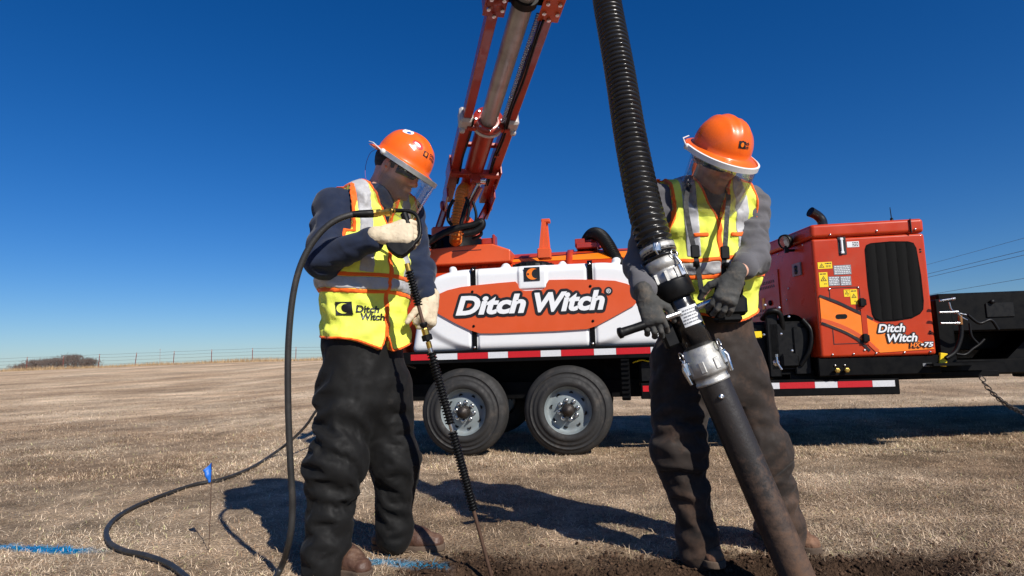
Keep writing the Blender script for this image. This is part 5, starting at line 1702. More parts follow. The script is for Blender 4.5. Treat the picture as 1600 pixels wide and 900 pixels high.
class Helmet:
    def __init__(s_, parent, c, f, u, bracket, clear, sheet_drop=.21, zoff=.052, foff=.012, tilt=0.0):
        f, s, u = frame(f, u)
        f = nrm(f * math.cos(tilt) - u * math.sin(tilt)); f, s, u = frame(f, u)
        o = c + u * zoff + f * foff
        s_.o, s_.f, s_.s, s_.u = o, f, s, u
        NA, NV = 72, 22
        V = []
        def rim(a):
            ca, sa = math.cos(a), math.sin(a)
            rf = .133 if ca > 0 else .138
            return np.array([ca * rf, sa * .113])
        def brim(a):
            ca = math.cos(a)
            return .030 + .022 * max(ca, 0) ** 2 + .018 * max(-ca, 0) ** 2
        prof = [(math.sin(t) ** .92, math.cos(t) ** .86) for t in np.linspace(.02, math.pi / 2 - .0, 16)]
        rows = []
        for (pr, ph) in prof:
            r_ = []
            for j in range(NA):
                a = 2 * np.pi * j / NA; e = rim(a) * pr; h = .132 * ph
                lat = e[1]
                ridge = .008 * math.exp(-(lat / .013) ** 2) + .0065 * math.exp(-((abs(lat) - .043) / .010) ** 2)
                ridge *= min(1, max(0, (h - .045) / .04))
                r_.append(o + f * e[0] + s * e[1] + u * (h + ridge))
            rows.append(r_)
        for k, t in enumerate((.12, .4, .75, 1.0)):
            r_ = []
            for j in range(NA):
                a = 2 * np.pi * j / NA; e = rim(a); dn = nrm(np.array([math.cos(a), math.sin(a)])); b = brim(a)
                g = e + dn * b * t
                r_.append(o + f * g[0] + s * g[1] + u * (-.004 - .014 * t * t - .006 * t * max(math.cos(a), 0)))
            rows.append(r_)
        V = [p for r_ in rows for p in r_]; F = []
        for i in range(len(rows) - 1):
            for j in range(NA):
                k = (j + 1) % NA; F.append((i * NA + j, i * NA + k, (i + 1) * NA + k, (i + 1) * NA + j))
        F.append(tuple(range(NA))[::-1])
        mb = MB(); mb.add(V, F, smooth=True); me = mb.mesh('hard_hat')
        s_.bvh = BVHTree.FromPolygons([Vector(p) for p in V], F)
        hat = link('hard_hat', me, HELM, parent); sd = hat.modifiers.new('s', 'SOLIDIFY'); sd.thickness = .003; sd.offset = -1
        s_.hat = hat
        # bracket along the front edge of the brim
        aa = np.linspace(-1.75, 1.75, 44)
        def edge(a, off, dz):
            e = rim(a); dn = nrm(np.array([math.cos(a), math.sin(a)])); g = e + dn * (brim(a) + off)
            return o + f * g[0] + s * g[1] + u * (-.018 - .006 * max(math.cos(a), 0) + dz)
        V, F = [], []
        for a in aa:
            V += [edge(a, .006, .009), edge(a, .006, -.012), edge(a, .001, -.012), edge(a, -.002, .011)]
        for i in range(len(aa) - 1):
            for k in range(4):
                l = (k + 1) % 4; F.append((4 * i + k, 4 * i + l, 4 * i + 4 + l, 4 * i + 4 + k))
        mb = MB(); mb.add(V, F, smooth=False); mb.build('visor_bracket', bracket, hat)
        # clear visor
        av = np.linspace(-1.42, 1.42, 36); V, F = [], []
        for a in av:
            for t in np.linspace(0, 1, 6):
                shrink = 1 - .035 * t
                p = edge(a, .003, -.004) - o
                V.append(o + (f * (p @ f) + s * (p @ s)) * shrink + u * (p @ u) - u * sheet_drop * t * (1 - .25 * (abs(a) / 1.42) ** 4))
        for i in range(35):
            for k in range(5): F.append((6 * i + k, 6 * i + 6 + k, 6 * i + 7 + k, 6 * i + 1 + k))
        mb = MB(); mb.add(V, F, smooth=True); vz = mb.build('clear_visor', clear, hat); vz.modifiers.new('s', 'SOLIDIFY').thickness = .0022
        # visor rim bead
        if bracket is SHIELD_A: mb = MB(); mb.tube([V[k_] for k_ in range(6)] + [V[6 * i + 5] for i in range(36)] + [V[210 + k_] for k_ in range(5, -1, -1)], .0009, 6); mb.build('visor_edge', clear, hat)
        for g in (-1, 1):
            mb = MB(); a = g * 1.75
            mb.tube([edge(a, .004, 0), edge(g * 2.2, .006, .012), edge(g * 2.75, .004, .01)], .0028, 6); mb.lathe([(.012, -.004), (.012, .006), (0, .006)], edge(g * 1.7, .006, 0), s * g, 12); mb.build('visor_spring', SHIELD_W, hat)

    def decal(s_, name, v, f_, a, el, m_, lift=.0012, rot=0.0, w=1.0):
        """wrap flat shape (x right, y up, metres) around the shell; a = bearing from the front, el = elevation"""
        d = nrm(s_.f * math.cos(a) * math.cos(el) + s_.s * math.sin(a) * math.cos(el) + s_.u * math.sin(el))
        ctr = s_.o + s_.u * .02
        ey = nrm(s_.u - d * (s_.u @ d)); ex = np.cross(ey, d)
        c, sn = math.cos(rot), math.sin(rot)
        V = []
        for p in v:
            x, y = p[0] * c - p[1] * sn, p[0] * sn + p[1] * c
            st = ctr + d * .3 + ex * x + ey * y
            h = s_.bvh.ray_cast(Vector(st), Vector(-d))
            V.append(np.array(h[0]) + d * lift if h[0] is not None else st - d * .17)
        mb = MB(); mb.add(V, f_); return mb.build(name, m_, s_.hat)


def disc(rx, ry, n=20, rings=3):
    V = [(0, 0)]; F = []
    for k in range(1, rings + 1):
        for j in range(n): a = 2 * np.pi * j / n; V.append((rx * k / rings * math.cos(a), ry * k / rings * math.sin(a)))
    for j in range(n): F.append((0, 1 + j, 1 + (j + 1) % n))
    for k in range(rings - 1):
        for j in range(n):
            a, b = 1 + k * n + j, 1 + k * n + (j + 1) % n; F.append((a, a + n, b + n, b))
    return np.array(V), F


def gridrect(w, h, nx=6, ny=3):
    V = [(w * (i / nx - .5), h * (j / ny - .5)) for i in range(nx + 1) for j in range(ny + 1)]
    F = [(i * (ny + 1) + j, (i + 1) * (ny + 1) + j, (i + 1) * (ny + 1) + j + 1, i * (ny + 1) + j + 1) for i in range(nx) for j in range(ny)]
    return np.array(V), F


def subdiv(v, f, maxlen):
    bm = bmesh.new(); vs = [bm.verts.new((p[0], p[1], 0)) for p in v]
    for q in f:
        try: bm.faces.new([vs[i] for i in q])
        except ValueError: pass
    bmesh.ops.triangulate(bm, faces=bm.faces)
    for _ in range(4):
        es = [e for e in bm.edges if e.calc_length() > maxlen]
        if not es: break
        bmesh.ops.subdivide_edges(bm, edges=es, cuts=1); bmesh.ops.triangulate(bm, faces=[x for x in bm.faces if len(x.verts) > 3])
    bm.verts.index_update()
    V = np.array([p.co[:2] for p in bm.verts]); F = [tuple(x.index for x in q.verts) for q in bm.faces]; bm.free()
    return V, F


def wrap(name, v, f, ctr, ex, ey, ez, target, m_, parent, lift=.003):
    """press a flat print onto a garment"""
    tv = [Vector(p.co) for p in target.data.vertices]; tf = [tuple(p.vertices) for p in target.data.polygons]
    bv = BVHTree.FromPolygons(tv, tf) if name not in _bvh_cache or True else None
    ctr, ex, ey, ez = [np.asarray(k, float) for k in (ctr, ex, ey, ez)]
    V = []
    for p in v:
        st = ctr + ex * p[0] + ey * p[1] + ez * .3
        h = bv.ray_cast(Vector(st), Vector(-ez))
        V.append(np.array(h[0]) + ez * lift if h[0] is not None else ctr + ex * p[0] + ey * p[1])
    mb = MB(); mb.add(V, f); return mb.build(name, m_, parent)


_bvh_cache = {}


def boot(parent, ankle, toe_dir, gz, m_, shaft=.16, L=.30, sink=0.0):
    d = nrm(np.array([toe_dir[0], toe_dir[1], 0])); s = np.array([-d[1], d[0], 0]); z = np.array([0, 0, 1.])
    a = np.array([ankle[0], ankle[1], gz - sink])
    heel, ball, toe = a - d * .055, a + d * (L * .42), a + d * (L * .66)
    P = [RC(heel + z * .045, a + z * .06, .042, .05, .03), RC(a + z * .055, ball + z * .045, .05, .046, .03), RC(ball + z * .038, toe + z * .034, .048, .040, .03, flat=(z, .92)),
         RC(a + z * .07 + d * .01, a + z * shaft, .056, .062, .04), RC(a + z * .09 + d * .03, ball + z * .055, .046, .036, .03)]
    lo, hi = bounds(P, .02)
    def up(p, fine=True):
        q = union(P, p, fine)
        if fine: q = q + .004 * (np.abs(vnoise(p * np.array([40, 40, 60.])) - .5) * 2 - .4)
        return np.maximum(q, (gz - sink + .022) - p[:, 2])
    o = sdf_obj('boot', up, lo, hi, .005, m_, parent)
    def so(p, fine=True):
        q = union(P, np.stack([p[:, 0], p[:, 1], np.full(len(p), gz - sink + .03)], 1), fine) - .006
        r_ = np.maximum(q, np.maximum(p[:, 2] - (gz - sink + .027), (gz - sink - .002) - p[:, 2]))
        t_ = (p - a) @ d
        return np.maximum(r_, -(np.maximum(np.abs(t_ - .03) - .03, p[:, 2] - (gz - sink + .008))))
    lo2, hi2 = lo.copy(), hi.copy(); lo2[2] = gz - sink - .02; hi2[2] = gz - sink + .05
    sdf_obj('sole', so, lo2 - [.015, .015, 0], hi2 + [.015, .015, 0], .005, SOLE, o)
    return o


def build_person(name, label, J, front, vest_cfg, shirt_m, pants_prims, glove_m, hands, head, boots, skin_col, sleeve, torso, seed, pant_m, beard):
    """J: joints. front: chest facing direction"""
    e = empty(name, (J['pelvis'][0], J['pelvis'][1], 0))
    tag(e, label, 'person')
    bpy.context.view_layer.update()
    inv = np.array([J['pelvis'][0], J['pelvis'][1], 0])
    root = e
    f = nrm([front[0], front[1], 0]); rs = np.array([f[1], -f[0], 0.])       # the person's right
    ax = nrm(J['neck'] - J['pelvis'])
    ft = nrm(f - ax * (f @ ax)); st = nrm(np.cross(ft, ax))                   # right
    # ---- torso prims
    def T(grow, fold=None):
        t = torso
        pts = [J['pelvis'] - ax * .10, J['pelvis'] + ax * .08, J['chest'] - ax * .06, J['chest'] + ax * .10, J['neck'] - ax * .055]
        w = t['w']; dd = t['d']
        P = []
        for i in range(4):
            P.append(EC(pts[i], pts[i + 1], st, ft, w[i] + grow, dd[i] + grow, w[i + 1] + grow, dd[i + 1] + grow, .05, fold))
        for S in ('shR', 'shL'):
            P.append(RC(J['neck'] - ax * .035, J[S], .060 + grow, .066 + grow, .06))
        P.append(RC(J['chest'] + ax * .05, J['shR'], .09 + grow, .066 + grow, .05)); P.append(RC(J['chest'] + ax * .05, J['shL'], .09 + grow, .066 + grow, .05))
        return P
    # ---- body: one continuous surface from head to feet
    hc, hf, hu = head
    hf_, hs_, hu_ = frame(hf, hu)
    BP = T(-.028)
    for S in 'RL':
        BP += [RC(J['sh' + S], J['el' + S], .046, .038, .03), RC(J['el' + S], J['wr' + S], .037, .027, .02)]
        BP += [RC(J['pelvis'], J['hip' + S], .09, .085, .05), RC(J['hip' + S], J['kn' + S], .075, .052, .05), RC(J['kn' + S], J['an' + S], .050, .036, .03), RC(J['an' + S], np.array([*boots[S][2], boots[S][1] + .075]), .036, .03, .02), RC(np.array([*boots[S][2], boots[S][1] + .06]), np.array([*boots[S][2], boots[S][1] + .052]) + nrm([*boots[S][0], 0]) * .11, .030, .022, .02)]
        w_, fh, nh, kw = hands[S]
        BP += hand_prims(w_, fh, nh, S == 'R', **{**kw, 'rad': .0085, 'sc': kw.get('sc', 1.0) * .93})
    BP += head_prims(hc, hf_, hs_, hu_, J['neck'])
    lo, hi = bounds(BP, .02)
    v, q = net(lambda p, fine=True: union(BP, p, fine), lo, hi, .0042)
    me = np_mesh('body', v, q)
    loc = (v - hc); lf, lsd, lu = loc @ hf_, loc @ hs_, loc @ hu_
    c = np.tile(np.array(skin_col), (len(v), 1))
    n1 = fbm(v * 60, 3)[:, None]
    c = c * (.85 + .3 * n1)
    hd = (np.abs(lsd) < .12) & (lf > -.14) & (lu > -.15)
    bm_ = smooth(-.035, -.06, lu) * smooth(-.02, .03, lf) + smooth(-.02, -.05, lu) * smooth(.035, .0, np.abs(lf - .0)) * .8
    bm_ = np.clip(bm_, 0, 1) * hd * (1 - np.exp(-((lu + .071) / .010) ** 2) * (np.abs(lsd) < .028) * (lf > .07))
    c = c * (1 - beard * bm_[:, None]) + np.array([.085, .052, .036]) * beard * bm_[:, None]
    red = np.exp(-(((lf - .115) / .03) ** 2 + ((lu + .035) / .02) ** 2)) * hd
    c = c * (1 + red[:, None] * np.array([.25, -.05, -.05]))
    set_color_attr(me, 'tint', c)
    o = link('body', me, SKIN, root); o.location = -inv
    kids = [o]
    body = o
    def add(o_):
        o_.location = -inv; return o_
    # hair
    hp = EL(hc + (hu_ * .036 - hf_ * .014) * 1.05, np.array([.104, .082, .094]) * 1.05, np.stack([hf_, hs_, hu_]))
    def hair(p, fine=True):
        l = p - hc; a, b, d_ = l @ hf_, l @ hs_, l @ hu_
        r_ = hp(p)
        if fine: r_ = r_ + .004 * (vnoise(p * 150) - .5)
        cut = np.maximum(np.maximum(a - .03, -.045 - d_), (a - .0) * .6 + (-.012 - d_) * .8 - .012)
        return np.maximum(r_, cut)
    lo, hi = bounds([hp], .02)
    add(sdf_obj('hair', hair, lo, hi, .005, HAIRM, root))
    # ---- shirt
    fold = (torso.get('fa', .012), 9, 6, seed)
    SP = T(0, fold)
    for S in 'RL':
        r0, r1, r2 = sleeve['r']
        cuff = J['el' + S] + (J['wr' + S] - J['el' + S]) * sleeve['len'][S]
        SP += [RC(J['sh' + S], J['el' + S], r0, r1, .04, (.008, 12, 6, seed + 3)), RC(J['el' + S], cuff, r1, r2, .03, (.007, 16, 7, seed + 7))]
        SP += [RC(cuff - nrm(J['wr' + S] - J['el' + S]) * .012, cuff, r2 + .003, r2 + .004, .006)]
    SP += [RC(J['neck'] - ax * .03, J['neck'] + ax * .005 + ft * .003, .074, .070, .02)]
    SP = [s_ for s_ in SP]
    lo, hi = bounds(SP, .03); lo[2] = max(lo[2], vest_cfg['hem'] + .045)
    nk = J['neck'] + ax * .0
    def shirt(p, fine=True):
        d_ = union(SP, p, fine)
        hole = np.sqrt((((p - nk) - np.outer((p - nk) @ ax, ax)) ** 2).sum(1)) - .062
        hole = np.maximum(hole, -((p - nk) @ ax))
        return np.maximum(d_, -hole)
    sh = add(sdf_obj('shirt', shirt, lo, hi, .0082, shirt_m, root))
    segs = [(J['pelvis'], J['neck'])]
    for S in 'RL': segs += [(J['sh' + S], J['el' + S]), (J['el' + S], J['wr' + S])]
    drape(sh, shirt, lo, hi, .0145, segs, lambda p, k, t: np.where(k == 0, .02, sleeve.get('ex', .13)), .014, .022,
                pin=lambda x: np.clip(1 - np.linalg.norm(x - J['neck'], axis=1) / .12, 0, 1) ** .5)
    # ---- vest
    G1 = vest_cfg.get('grow', .016)
    VP = T(G1, (vest_cfg.get('fold', .012), 7, 5, seed + 20))
    zlow = vest_cfg['hem']
    def coords(p):
        l = p - J['chest']; return l @ st, l @ ft, l @ ax
    shh = [((J[S] - J['chest']) @ st, (J[S] - J['chest']) @ ax) for S in ('shR', 'shL')]
    hem_l = (zlow - J['chest'][2])
    def cut(p):
        x, y, z = coords(p)
        flare = .018 * np.sin(x * 18 + seed) 
        c_ = (hem_l + flare) - z                                             # hem
        if vest_cfg.get('round', True):
            c_ = np.maximum(c_, np.where(y > 0, (hem_l + .05) - z - np.abs(x) * 2.4, -1) * .5)
        for (sx, sz) in shh:
            g = 1 if sx > 0 else -1
            inn = g * x - (abs(sx) - .040)
            hole = np.sqrt(((y + .005) / 1.0) ** 2 + ((z - sz + .075) / 1.9) ** 2) - .10
            arm = np.minimum(-hole, inn)          # positive inside hole and outboard
            c_ = np.maximum(c_, arm)
            c_ = np.maximum(c_, np.minimum(g * x - (abs(sx) - .012), z - sz + .10))
        nz = (J['neck'] - J['chest']) @ ax
        vneck = np.minimum((z - (nz - vest_cfg.get('v', .20))) * .36 - np.abs(x), y)
        rn = .082 - np.sqrt(x ** 2 + (y * 1.0) ** 2)
        rn = np.minimum(rn, z - nz + .06)
        c_ = np.maximum(c_, np.maximum(vneck, rn))
        return c_
    lo, hi = bounds(VP, .03); lo[2] = zlow - .05
    def fv(p, fine=True): return np.maximum(union(VP, p, fine), cut(p))
    vest = add(sdf_obj('vest', fv, lo, hi, .006, HIVIS, root))
    prox = sdf_obj('vest_drape', lambda p, fine=True: union(VP, p, fine), lo, hi, .014, HIVIS)
    vx0, vdx = relax_cloth(prox, [(J['pelvis'], J['neck'])], lambda p, k, t: .07, 180, .004, .022, .04, cross=.06)
    pm = prox.data; bpy.data.objects.remove(prox); bpy.data.meshes.remove(pm)
    follow(vest, vx0, vdx)
    def sub(nm, region, lift, m_, h=.0055):
        def fn(p, fine=True):
            return np.maximum(np.maximum(union(VP, p, fine) - lift, cut(p)), region(p))
        o_ = sdf_obj(nm, fn, lo, hi, h, m_, vest); follow(o_, vx0, vdx); split_loose(o_)
        return o_
    sub('piping', lambda p: np.maximum(-(cut(p) + .0105), -1.0), .0035, TRIM)
    wz = vest_cfg['waist'] - J['chest'][2]
    wob = lambda p: .006 * np.sin(coords(p)[0] * 14 + seed)
    sub('reflective_stripe', lambda p: np.abs(coords(p)[2] - wz + wob(p)) - .026, .003, SILVER)
    sub('stripe_border', lambda p: np.abs(np.abs(coords(p)[2] - wz + wob(p)) - .035) - .009, .0036, TRIM)
    vx = vest_cfg.get('vx', .105)
    sub('shoulder_stripe', lambda p: np.maximum(np.abs(np.abs(coords(p)[0]) - vx) - .027, (wz + .045) - coords(p)[2]), .0028, SILVER)
    sub('zip', lambda p: np.maximum(np.abs(coords(p)[0] + vest_cfg.get('zx', 0)) - .011, -coords(p)[1]), .0042, TRIM)
    if vest_cfg.get('tabs'):
        sub('shoulder_tab', lambda p: np.maximum(np.maximum(np.abs(np.abs(coords(p)[0]) - .075) - .03, np.abs(coords(p)[2] - vest_cfg['tabs']) - .009), -coords(p)[1]), .006, TRIM)
    # ---- trousers
    lo, hi = bounds(pants_prims, .03)
    tr = add(sdf_obj('trousers', pants_prims, lo, hi, .0088, pant_m, root))
    segs = []
    for S in 'RL': segs += [(J['hip' + S], J['kn' + S]), (J['kn' + S], J['an' + S] - np.array([0, 0, .04]))]
    ex1, ex2 = torso.get('leg', (.14, .18))
    top = J['pelvis'][2] + .06
    drape(tr, lambda p, fine=True: union(pants_prims, p, fine), lo, hi, .0185, segs, lambda p, k, t: np.where(k % 2 == 0, ex1 * (.5 + t), ex2), .026, .028,
          pin=lambda x: np.clip((x[:, 2] - top) / .08, 0, 1), grav=.0001)
    # ---- gloves
    for S in 'RL':
        w_, fh, nh, kw = hands[S]
        HP = hand_prims(w_, fh, nh, S == 'R', **kw)
        fl = nrm(fh)
        if kw.get('sc', 1) : HP.append(RC(w_ - fl * .032, w_ - fl * .005, .034, .033, .012))
        lo, hi = bounds(HP, .012)
        def gfn(p, fine=True, HP=HP):
            d_ = union(HP, p, fine)
            if fine: d_ = d_ + .0018 * (np.abs(vnoise(p * 75 + seed) - .5) * 2 - .45)
            return d_
        add(sdf_obj('glove', gfn, lo, hi, .0027, glove_m, root))
    for S in 'RL':
        td, gz, ap, bm2 = boots[S]
        b_ = boot(root, ap, td, gz, bm2); b_.location = -inv
    return e, root, inv, vest, (st, ft, ax), (hf_, hs_, hu_)


def glasses(parent, c, f, s, u, inv, hs=1.05):
    V, F = [], []
    A = np.linspace(-1.25, 1.25, 22)
    for a in A:
        dip = .012 * math.exp(-(a / .16) ** 2)
        for t in (0, .5, 1):
            r_ = .106 - .004 * t
            V.append(c + (f * (.016 + r_ * math.cos(a) * .90) + s * (.080 * math.sin(a)) + u * (.018 - t * (.040 - dip * 1.4))) * hs)
    for i in range(21):
        for k in range(2): F.append((3 * i + k, 3 * i + 3 + k, 3 * i + 4 + k, 3 * i + 1 + k))
    mb = MB(); mb.add(V, F, smooth=True); o = mb.build('safety_glasses', LENSM, parent); m_ = o.modifiers.new('s', 'SOLIDIFY'); m_.thickness = .003
    o.location = -inv
    for g in (-1, 1):
        mb = MB(); mb.tube([c + (f * .045 + s * g * .080 + u * .012) * hs, c + (f * -.01 + s * g * .081 + u * .012) * hs, c + (f * -.03 + s * g * .080 - u * .005) * hs], .003, 6); mb.build('temple_arm', LENSM, o)


SKIN = skin_mat()

# ---- worker in navy with the water lance
A = lambda *k: np.array(at(*k))


def worker_one():
    J = dict(pelvis=A(568, 575, 2.82), chest=A(572, 405, 2.81), neck=A(592, 304, 2.80),
             shR=A(522, 326, 2.70), shL=A(634, 338, 2.93), elR=A(505, 405, 2.58), elL=A(655, 425, 2.90), wrR=A(600, 367, 2.475), wrL=A(668, 468, 2.79),
             hipR=A(544, 605, 2.77), hipL=A(602, 605, 2.87), knR=A(528, 712, 2.68), knL=A(617, 708, 2.86), anR=A(509, 862, 2.64), anL=A(617, 828, 2.90))
    gR, gL = ground_at(515, 893), ground_at(612, 860)
    front = (.74, -.67)
    PP = [EC(J['pelvis'] - [0, 0, .09], J['pelvis'] + [0, 0, .13], (-.5, -.86, 0), (.86, -.5, 0), .185, .175, .19, .165, .06, (.010, 10, 8, 3)),
          RC(J['hipR'] + [0, 0, .02], J['knR'], .120, .108, .07, (.012, 5, 6, 4)), RC(J['knR'], J['anR'] + [0, 0, .02], .104, .080, .05, (.008, 8, 5, 11)),
          RC(J['hipL'] + [0, 0, .02], J['knL'], .110, .098, .07, (.012, 6, 5, 17)), RC(J['knL'], J['anL'] + [0, 0, .02], .094, .070, .05, (.008, 8, 5, 29)),
          RC(J['anR'] + [0, 0, .03], J['anR'] - [0, 0, .025], .086, .084, .03, (.010, 20, 9, 2)), RC(J['anL'] + [0, 0, .03], J['anL'] - [0, 0, .0], .077, .074, .03, (.010, 20, 9, 5)),
          RC(J['knR'] + np.array([-.05, 0, -.02]), J['knR'] + np.array([-.055, 0, -.08]), .072, .066, .06)]
    hands = {'R': (A(599, 367, 2.475), (.96, .06, .02), (-.05, -.93, .32), dict(curls=(38, 62, 60), rad=.0125, sc=1.12, thumb=((.72, .10, .34), (.93, .32, -.15)))),
             'L': (A(673, 471, 2.785), (-.10, -.45, -.88), (.72, -.66, .22), dict(curls=(62, 82, 62), rad=.0125, sc=1.10, thumb=((-.6, -.4, -.6), (-.5, -.3, -.8))))}
    hf = nrm([.93, -.30, -.46]); head = (A(620, 265, 2.79), hf, (.42, -.1, .9))
    e, root, inv, vest, (st, ft, ax), (hf_, hs_, hu_) = build_person(
        'person', 'worker in navy long sleeves and yellow safety vest, looking down at the lance', J, front,
        dict(hem=float(A(560, 536, 2.7)[2]), waist=float(A(570, 440, 2.66)[2]), v=.17, vx=.105, fold=.013, grow=.020), NAVY, PP, CREAM, hands, head,
        {'R': ((.75, -.66), 0.0, (gR[0] - .0, gR[1] + .06), LEATHER), 'L': ((.985, -.12), 0.0, (gL[0], gL[1] + .02), LEATHER)},
        (.66, .37, .26), dict(r=(.080, .070, .046), len={'R': .80, 'L': .86}), dict(w=(.185, .175, .19, .185, .12), d=(.16, .155, .155, .13, .085), fa=.012), 5, RAIN, .6)
    glasses(root, head[0], hf_, hs_, hu_, inv)
    H = Helmet(root, head[0], hf, head[2], SHIELD_A, CLEAR, .20, tilt=.16)
    H.hat.location = -inv
    for g in (0,):
        v, f_ = disc(.027, .018); H.decal('sticker', v, f_, .85, .62, mat('red_sticker', (.55, .02, .02), .4), .0015, -.35)
        v, f_ = disc(.017, .008); H.decal('sticker_motif', v, f_, .87, .62, LETW, .0024, -.35)
        v, f_ = gridrect(.036, .008); H.decal('sticker', v, f_, 1.02, .40, LETW, .0015, -.42)
        v, f_ = disc(.03, .022); H.decal('sticker', v, f_, 2.0, 1.02, LETW, .0015, .2)
        v, f_ = disc(.011, .008); H.decal('sticker_motif', v, f_, 1.8, .98, mat('blue_print', (.02, .10, .40), .4), .0024, .2)
    v, f_ = gridrect(.026, .026, 3, 3); H.decal('helmet_emblem', v, f_, .40, .42, LETB, .0015, -.1)
    v, f_ = disc(.007, .009); H.decal('emblem_crescent', v, f_, .41, .42, ORANGE, .0024, -.1)
    for t, el in (('Ditch', .50), ('Witch', .37)):
        v, f_ = fit_text(t, .042, .013, .2, .03); v, f_ = subdiv(v[:, :2] - [.0, .006], f_, .01); H.decal('helmet_lettering', v, f_, .20, el, LETB, .0015, -.1)
    # earplug cord
    mb = MB(); mb.tube(catmull([head[0] + hs_ * .085 + hu_ * -.012, A(596, 285, 2.73), A(574, 283, 2.75), A(571, 262, 2.78), A(578, 240, 2.82), A(590, 232, 2.86)], 6), .0012, 5); mb.build('earplug_cord', mat('purple_cord', (.25, .08, .25), .5), root).location = -inv
    mb = MB(); mb.lathe([(.008, 0), (.006, .01), (0, .012)], head[0] + hs_ * .082 - hu_ * .014, hs_, 10); mb.build('earplug', ORANGE, root).location = -inv
    # print on the vest
    ez = nrm(np.array([.05, -1, .05])); ey = nrm(np.array([-.10, 0, 1.])); ex = np.cross(ey, ez); ex = nrm(ex * 1.0 - np.array([0, 0, .12]))
    c0 = A(536, 481, 2.60)
    v, f_ = gridrect(.072, .056, 8, 6); wrap('vest_emblem', v, f_, c0, ex, ey, ez, vest, LETB, vest, .0045)
    pts = [(.028 * math.cos(a) - .004, .022 * math.sin(a)) for a in np.linspace(1.0, 5.28, 14)] + [(.022 * math.cos(a) + .010, .019 * math.sin(a)) for a in np.linspace(5.0, 1.3, 10)]
    v, f_ = subdiv(np.array(pts), [tuple(range(len(pts)))], .008); wrap('emblem_crescent', v, f_, c0, ex, ey, ez, vest, HIVIS, vest, .0060)
    for t, px, py in (('Ditch', 553, 486), ('Witch', 561, 498)):
        v, f_ = fit_text(t, .094, .031, .2, .035); v, f_ = subdiv(v[:, :2], f_, .012); wrap('vest_lettering', v, f_, A(px, py, 2.58), ex, ey, ez, vest, LETB, vest, .0045)
    for o in vest.children: pass
    return J


def worker_two():
    J = dict(pelvis=A(1107, 545, 2.72), chest=A(1102, 385, 2.67), neck=A(1104, 292, 2.61),
             shR=A(1024, 318, 2.66), shL=A(1170, 322, 2.64), elR=A(998, 415, 2.56), elL=A(1177, 404, 2.52), wrR=A(1008, 462, 2.40), wrL=A(1150, 430, 2.37),
             hipR=A(1062, 570, 2.71), hipL=A(1146, 570, 2.73), knR=A(1060, 695, 2.64), knL=A(1190, 695, 2.70), anR=A(1089, 828, 2.67), anL=A(1222, 812, 2.76))
    gR, gL = ground_at(1094, 866), ground_at(1236, 852)
    PP = [EC(J['pelvis'] - [0, 0, .10], J['pelvis'] + [0, 0, .15], (1, 0, 0), (0, 1, 0), .20, .15, .185, .135, .06, (.008, 10, 8, 3)),
          RC(J['hipR'] + [0, 0, .02], J['knR'], .120, .104, .07, (.010, 5, 5, 14)), RC(J['knR'], J['anR'], .095, .074, .05, (.008, 7, 5, 21)),
          RC(J['hipL'] + [0, 0, .02], J['knL'], .118, .104, .07, (.010, 5, 5, 37)), RC(J['knL'], J['anL'], .095, .076, .05, (.008, 7, 5, 49)),
          RC(J['anR'], J['anR'] - [0, 0, .055], .078, .076, .03, (.010, 20, 9, 2)), RC(J['anL'], J['anL'] - [0, 0, .06], .080, .078, .03, (.010, 20, 9, 5))]
    hands = {'R': (A(1009, 465, 2.395), (.22, -.25, -.93), (-.18, -.93, .25), dict(curls=(20, 42, 42), rad=.0106, sc=1.08, spread=.25)),
             'L': (A(1147, 434, 2.365), (-.45, -.22, -.80), (.05, -.94, .33), dict(curls=(24, 45, 40), rad=.0106, sc=1.10, spread=.25))}
    hf = nrm([.22, -.80, -.56]); head = (A(1118, 250, 2.545), hf, (.20, -.42, .88))
    e, root, inv, vest, (st, ft, ax), (hf_, hs_, hu_) = build_person(
        'person', 'worker in grey sleeves with muddy trousers, bent over the suction tube', J, (.06, -1.0),
        dict(hem=float(A(1107, 489, 2.58)[2]), waist=float(A(1107, 410, 2.55)[2]), v=.16, vx=.105, fold=.010, tabs=.045, round=False, grow=.020), GREYS, PP, CHARC, hands, head,
        {'R': ((.06, -.98), 0.0, (gR[0], gR[1] + .05), DIRTYB), 'L': ((.42, -.90), 0.0, (gL[0] - .045, gL[1] + .08), DIRTYB)},
        (.62, .34, .24), dict(r=(.072, .056, .046), len={'R': .78, 'L': .52}), dict(w=(.185, .175, .20, .19, .12), d=(.14, .135, .145, .125, .085), fa=.011, leg=(.10, .12)), 31, BROWNP, .5)
    glasses(root, head[0], hf_, hs_, hu_, inv)
    H = Helmet(root, head[0], hf, head[2], SHIELD_W, CLEAR2, .20, tilt=.06)
    H.hat.location = -inv
    v, f_ = gridrect(.03, .028, 3, 3); H.decal('helmet_emblem', v, f_, .02, .30, LETB, .0015, 0)
    v, f_ = disc(.007, .009); H.decal('emblem_crescent', v, f_, .02, .30, ORANGE, .0024, 0)
    for t, el in (('Ditch', .37), ('Witch', .25)):
        v, f_ = fit_text(t, .040, .013, .2, .03); v, f_ = subdiv(v[:, :2] - [-.006, .006], f_, .01); H.decal('helmet_lettering', v, f_, .12, el, LETB, .0015, 0)
    return J, vest


J1 = worker_one()
J2, vest2 = worker_two()

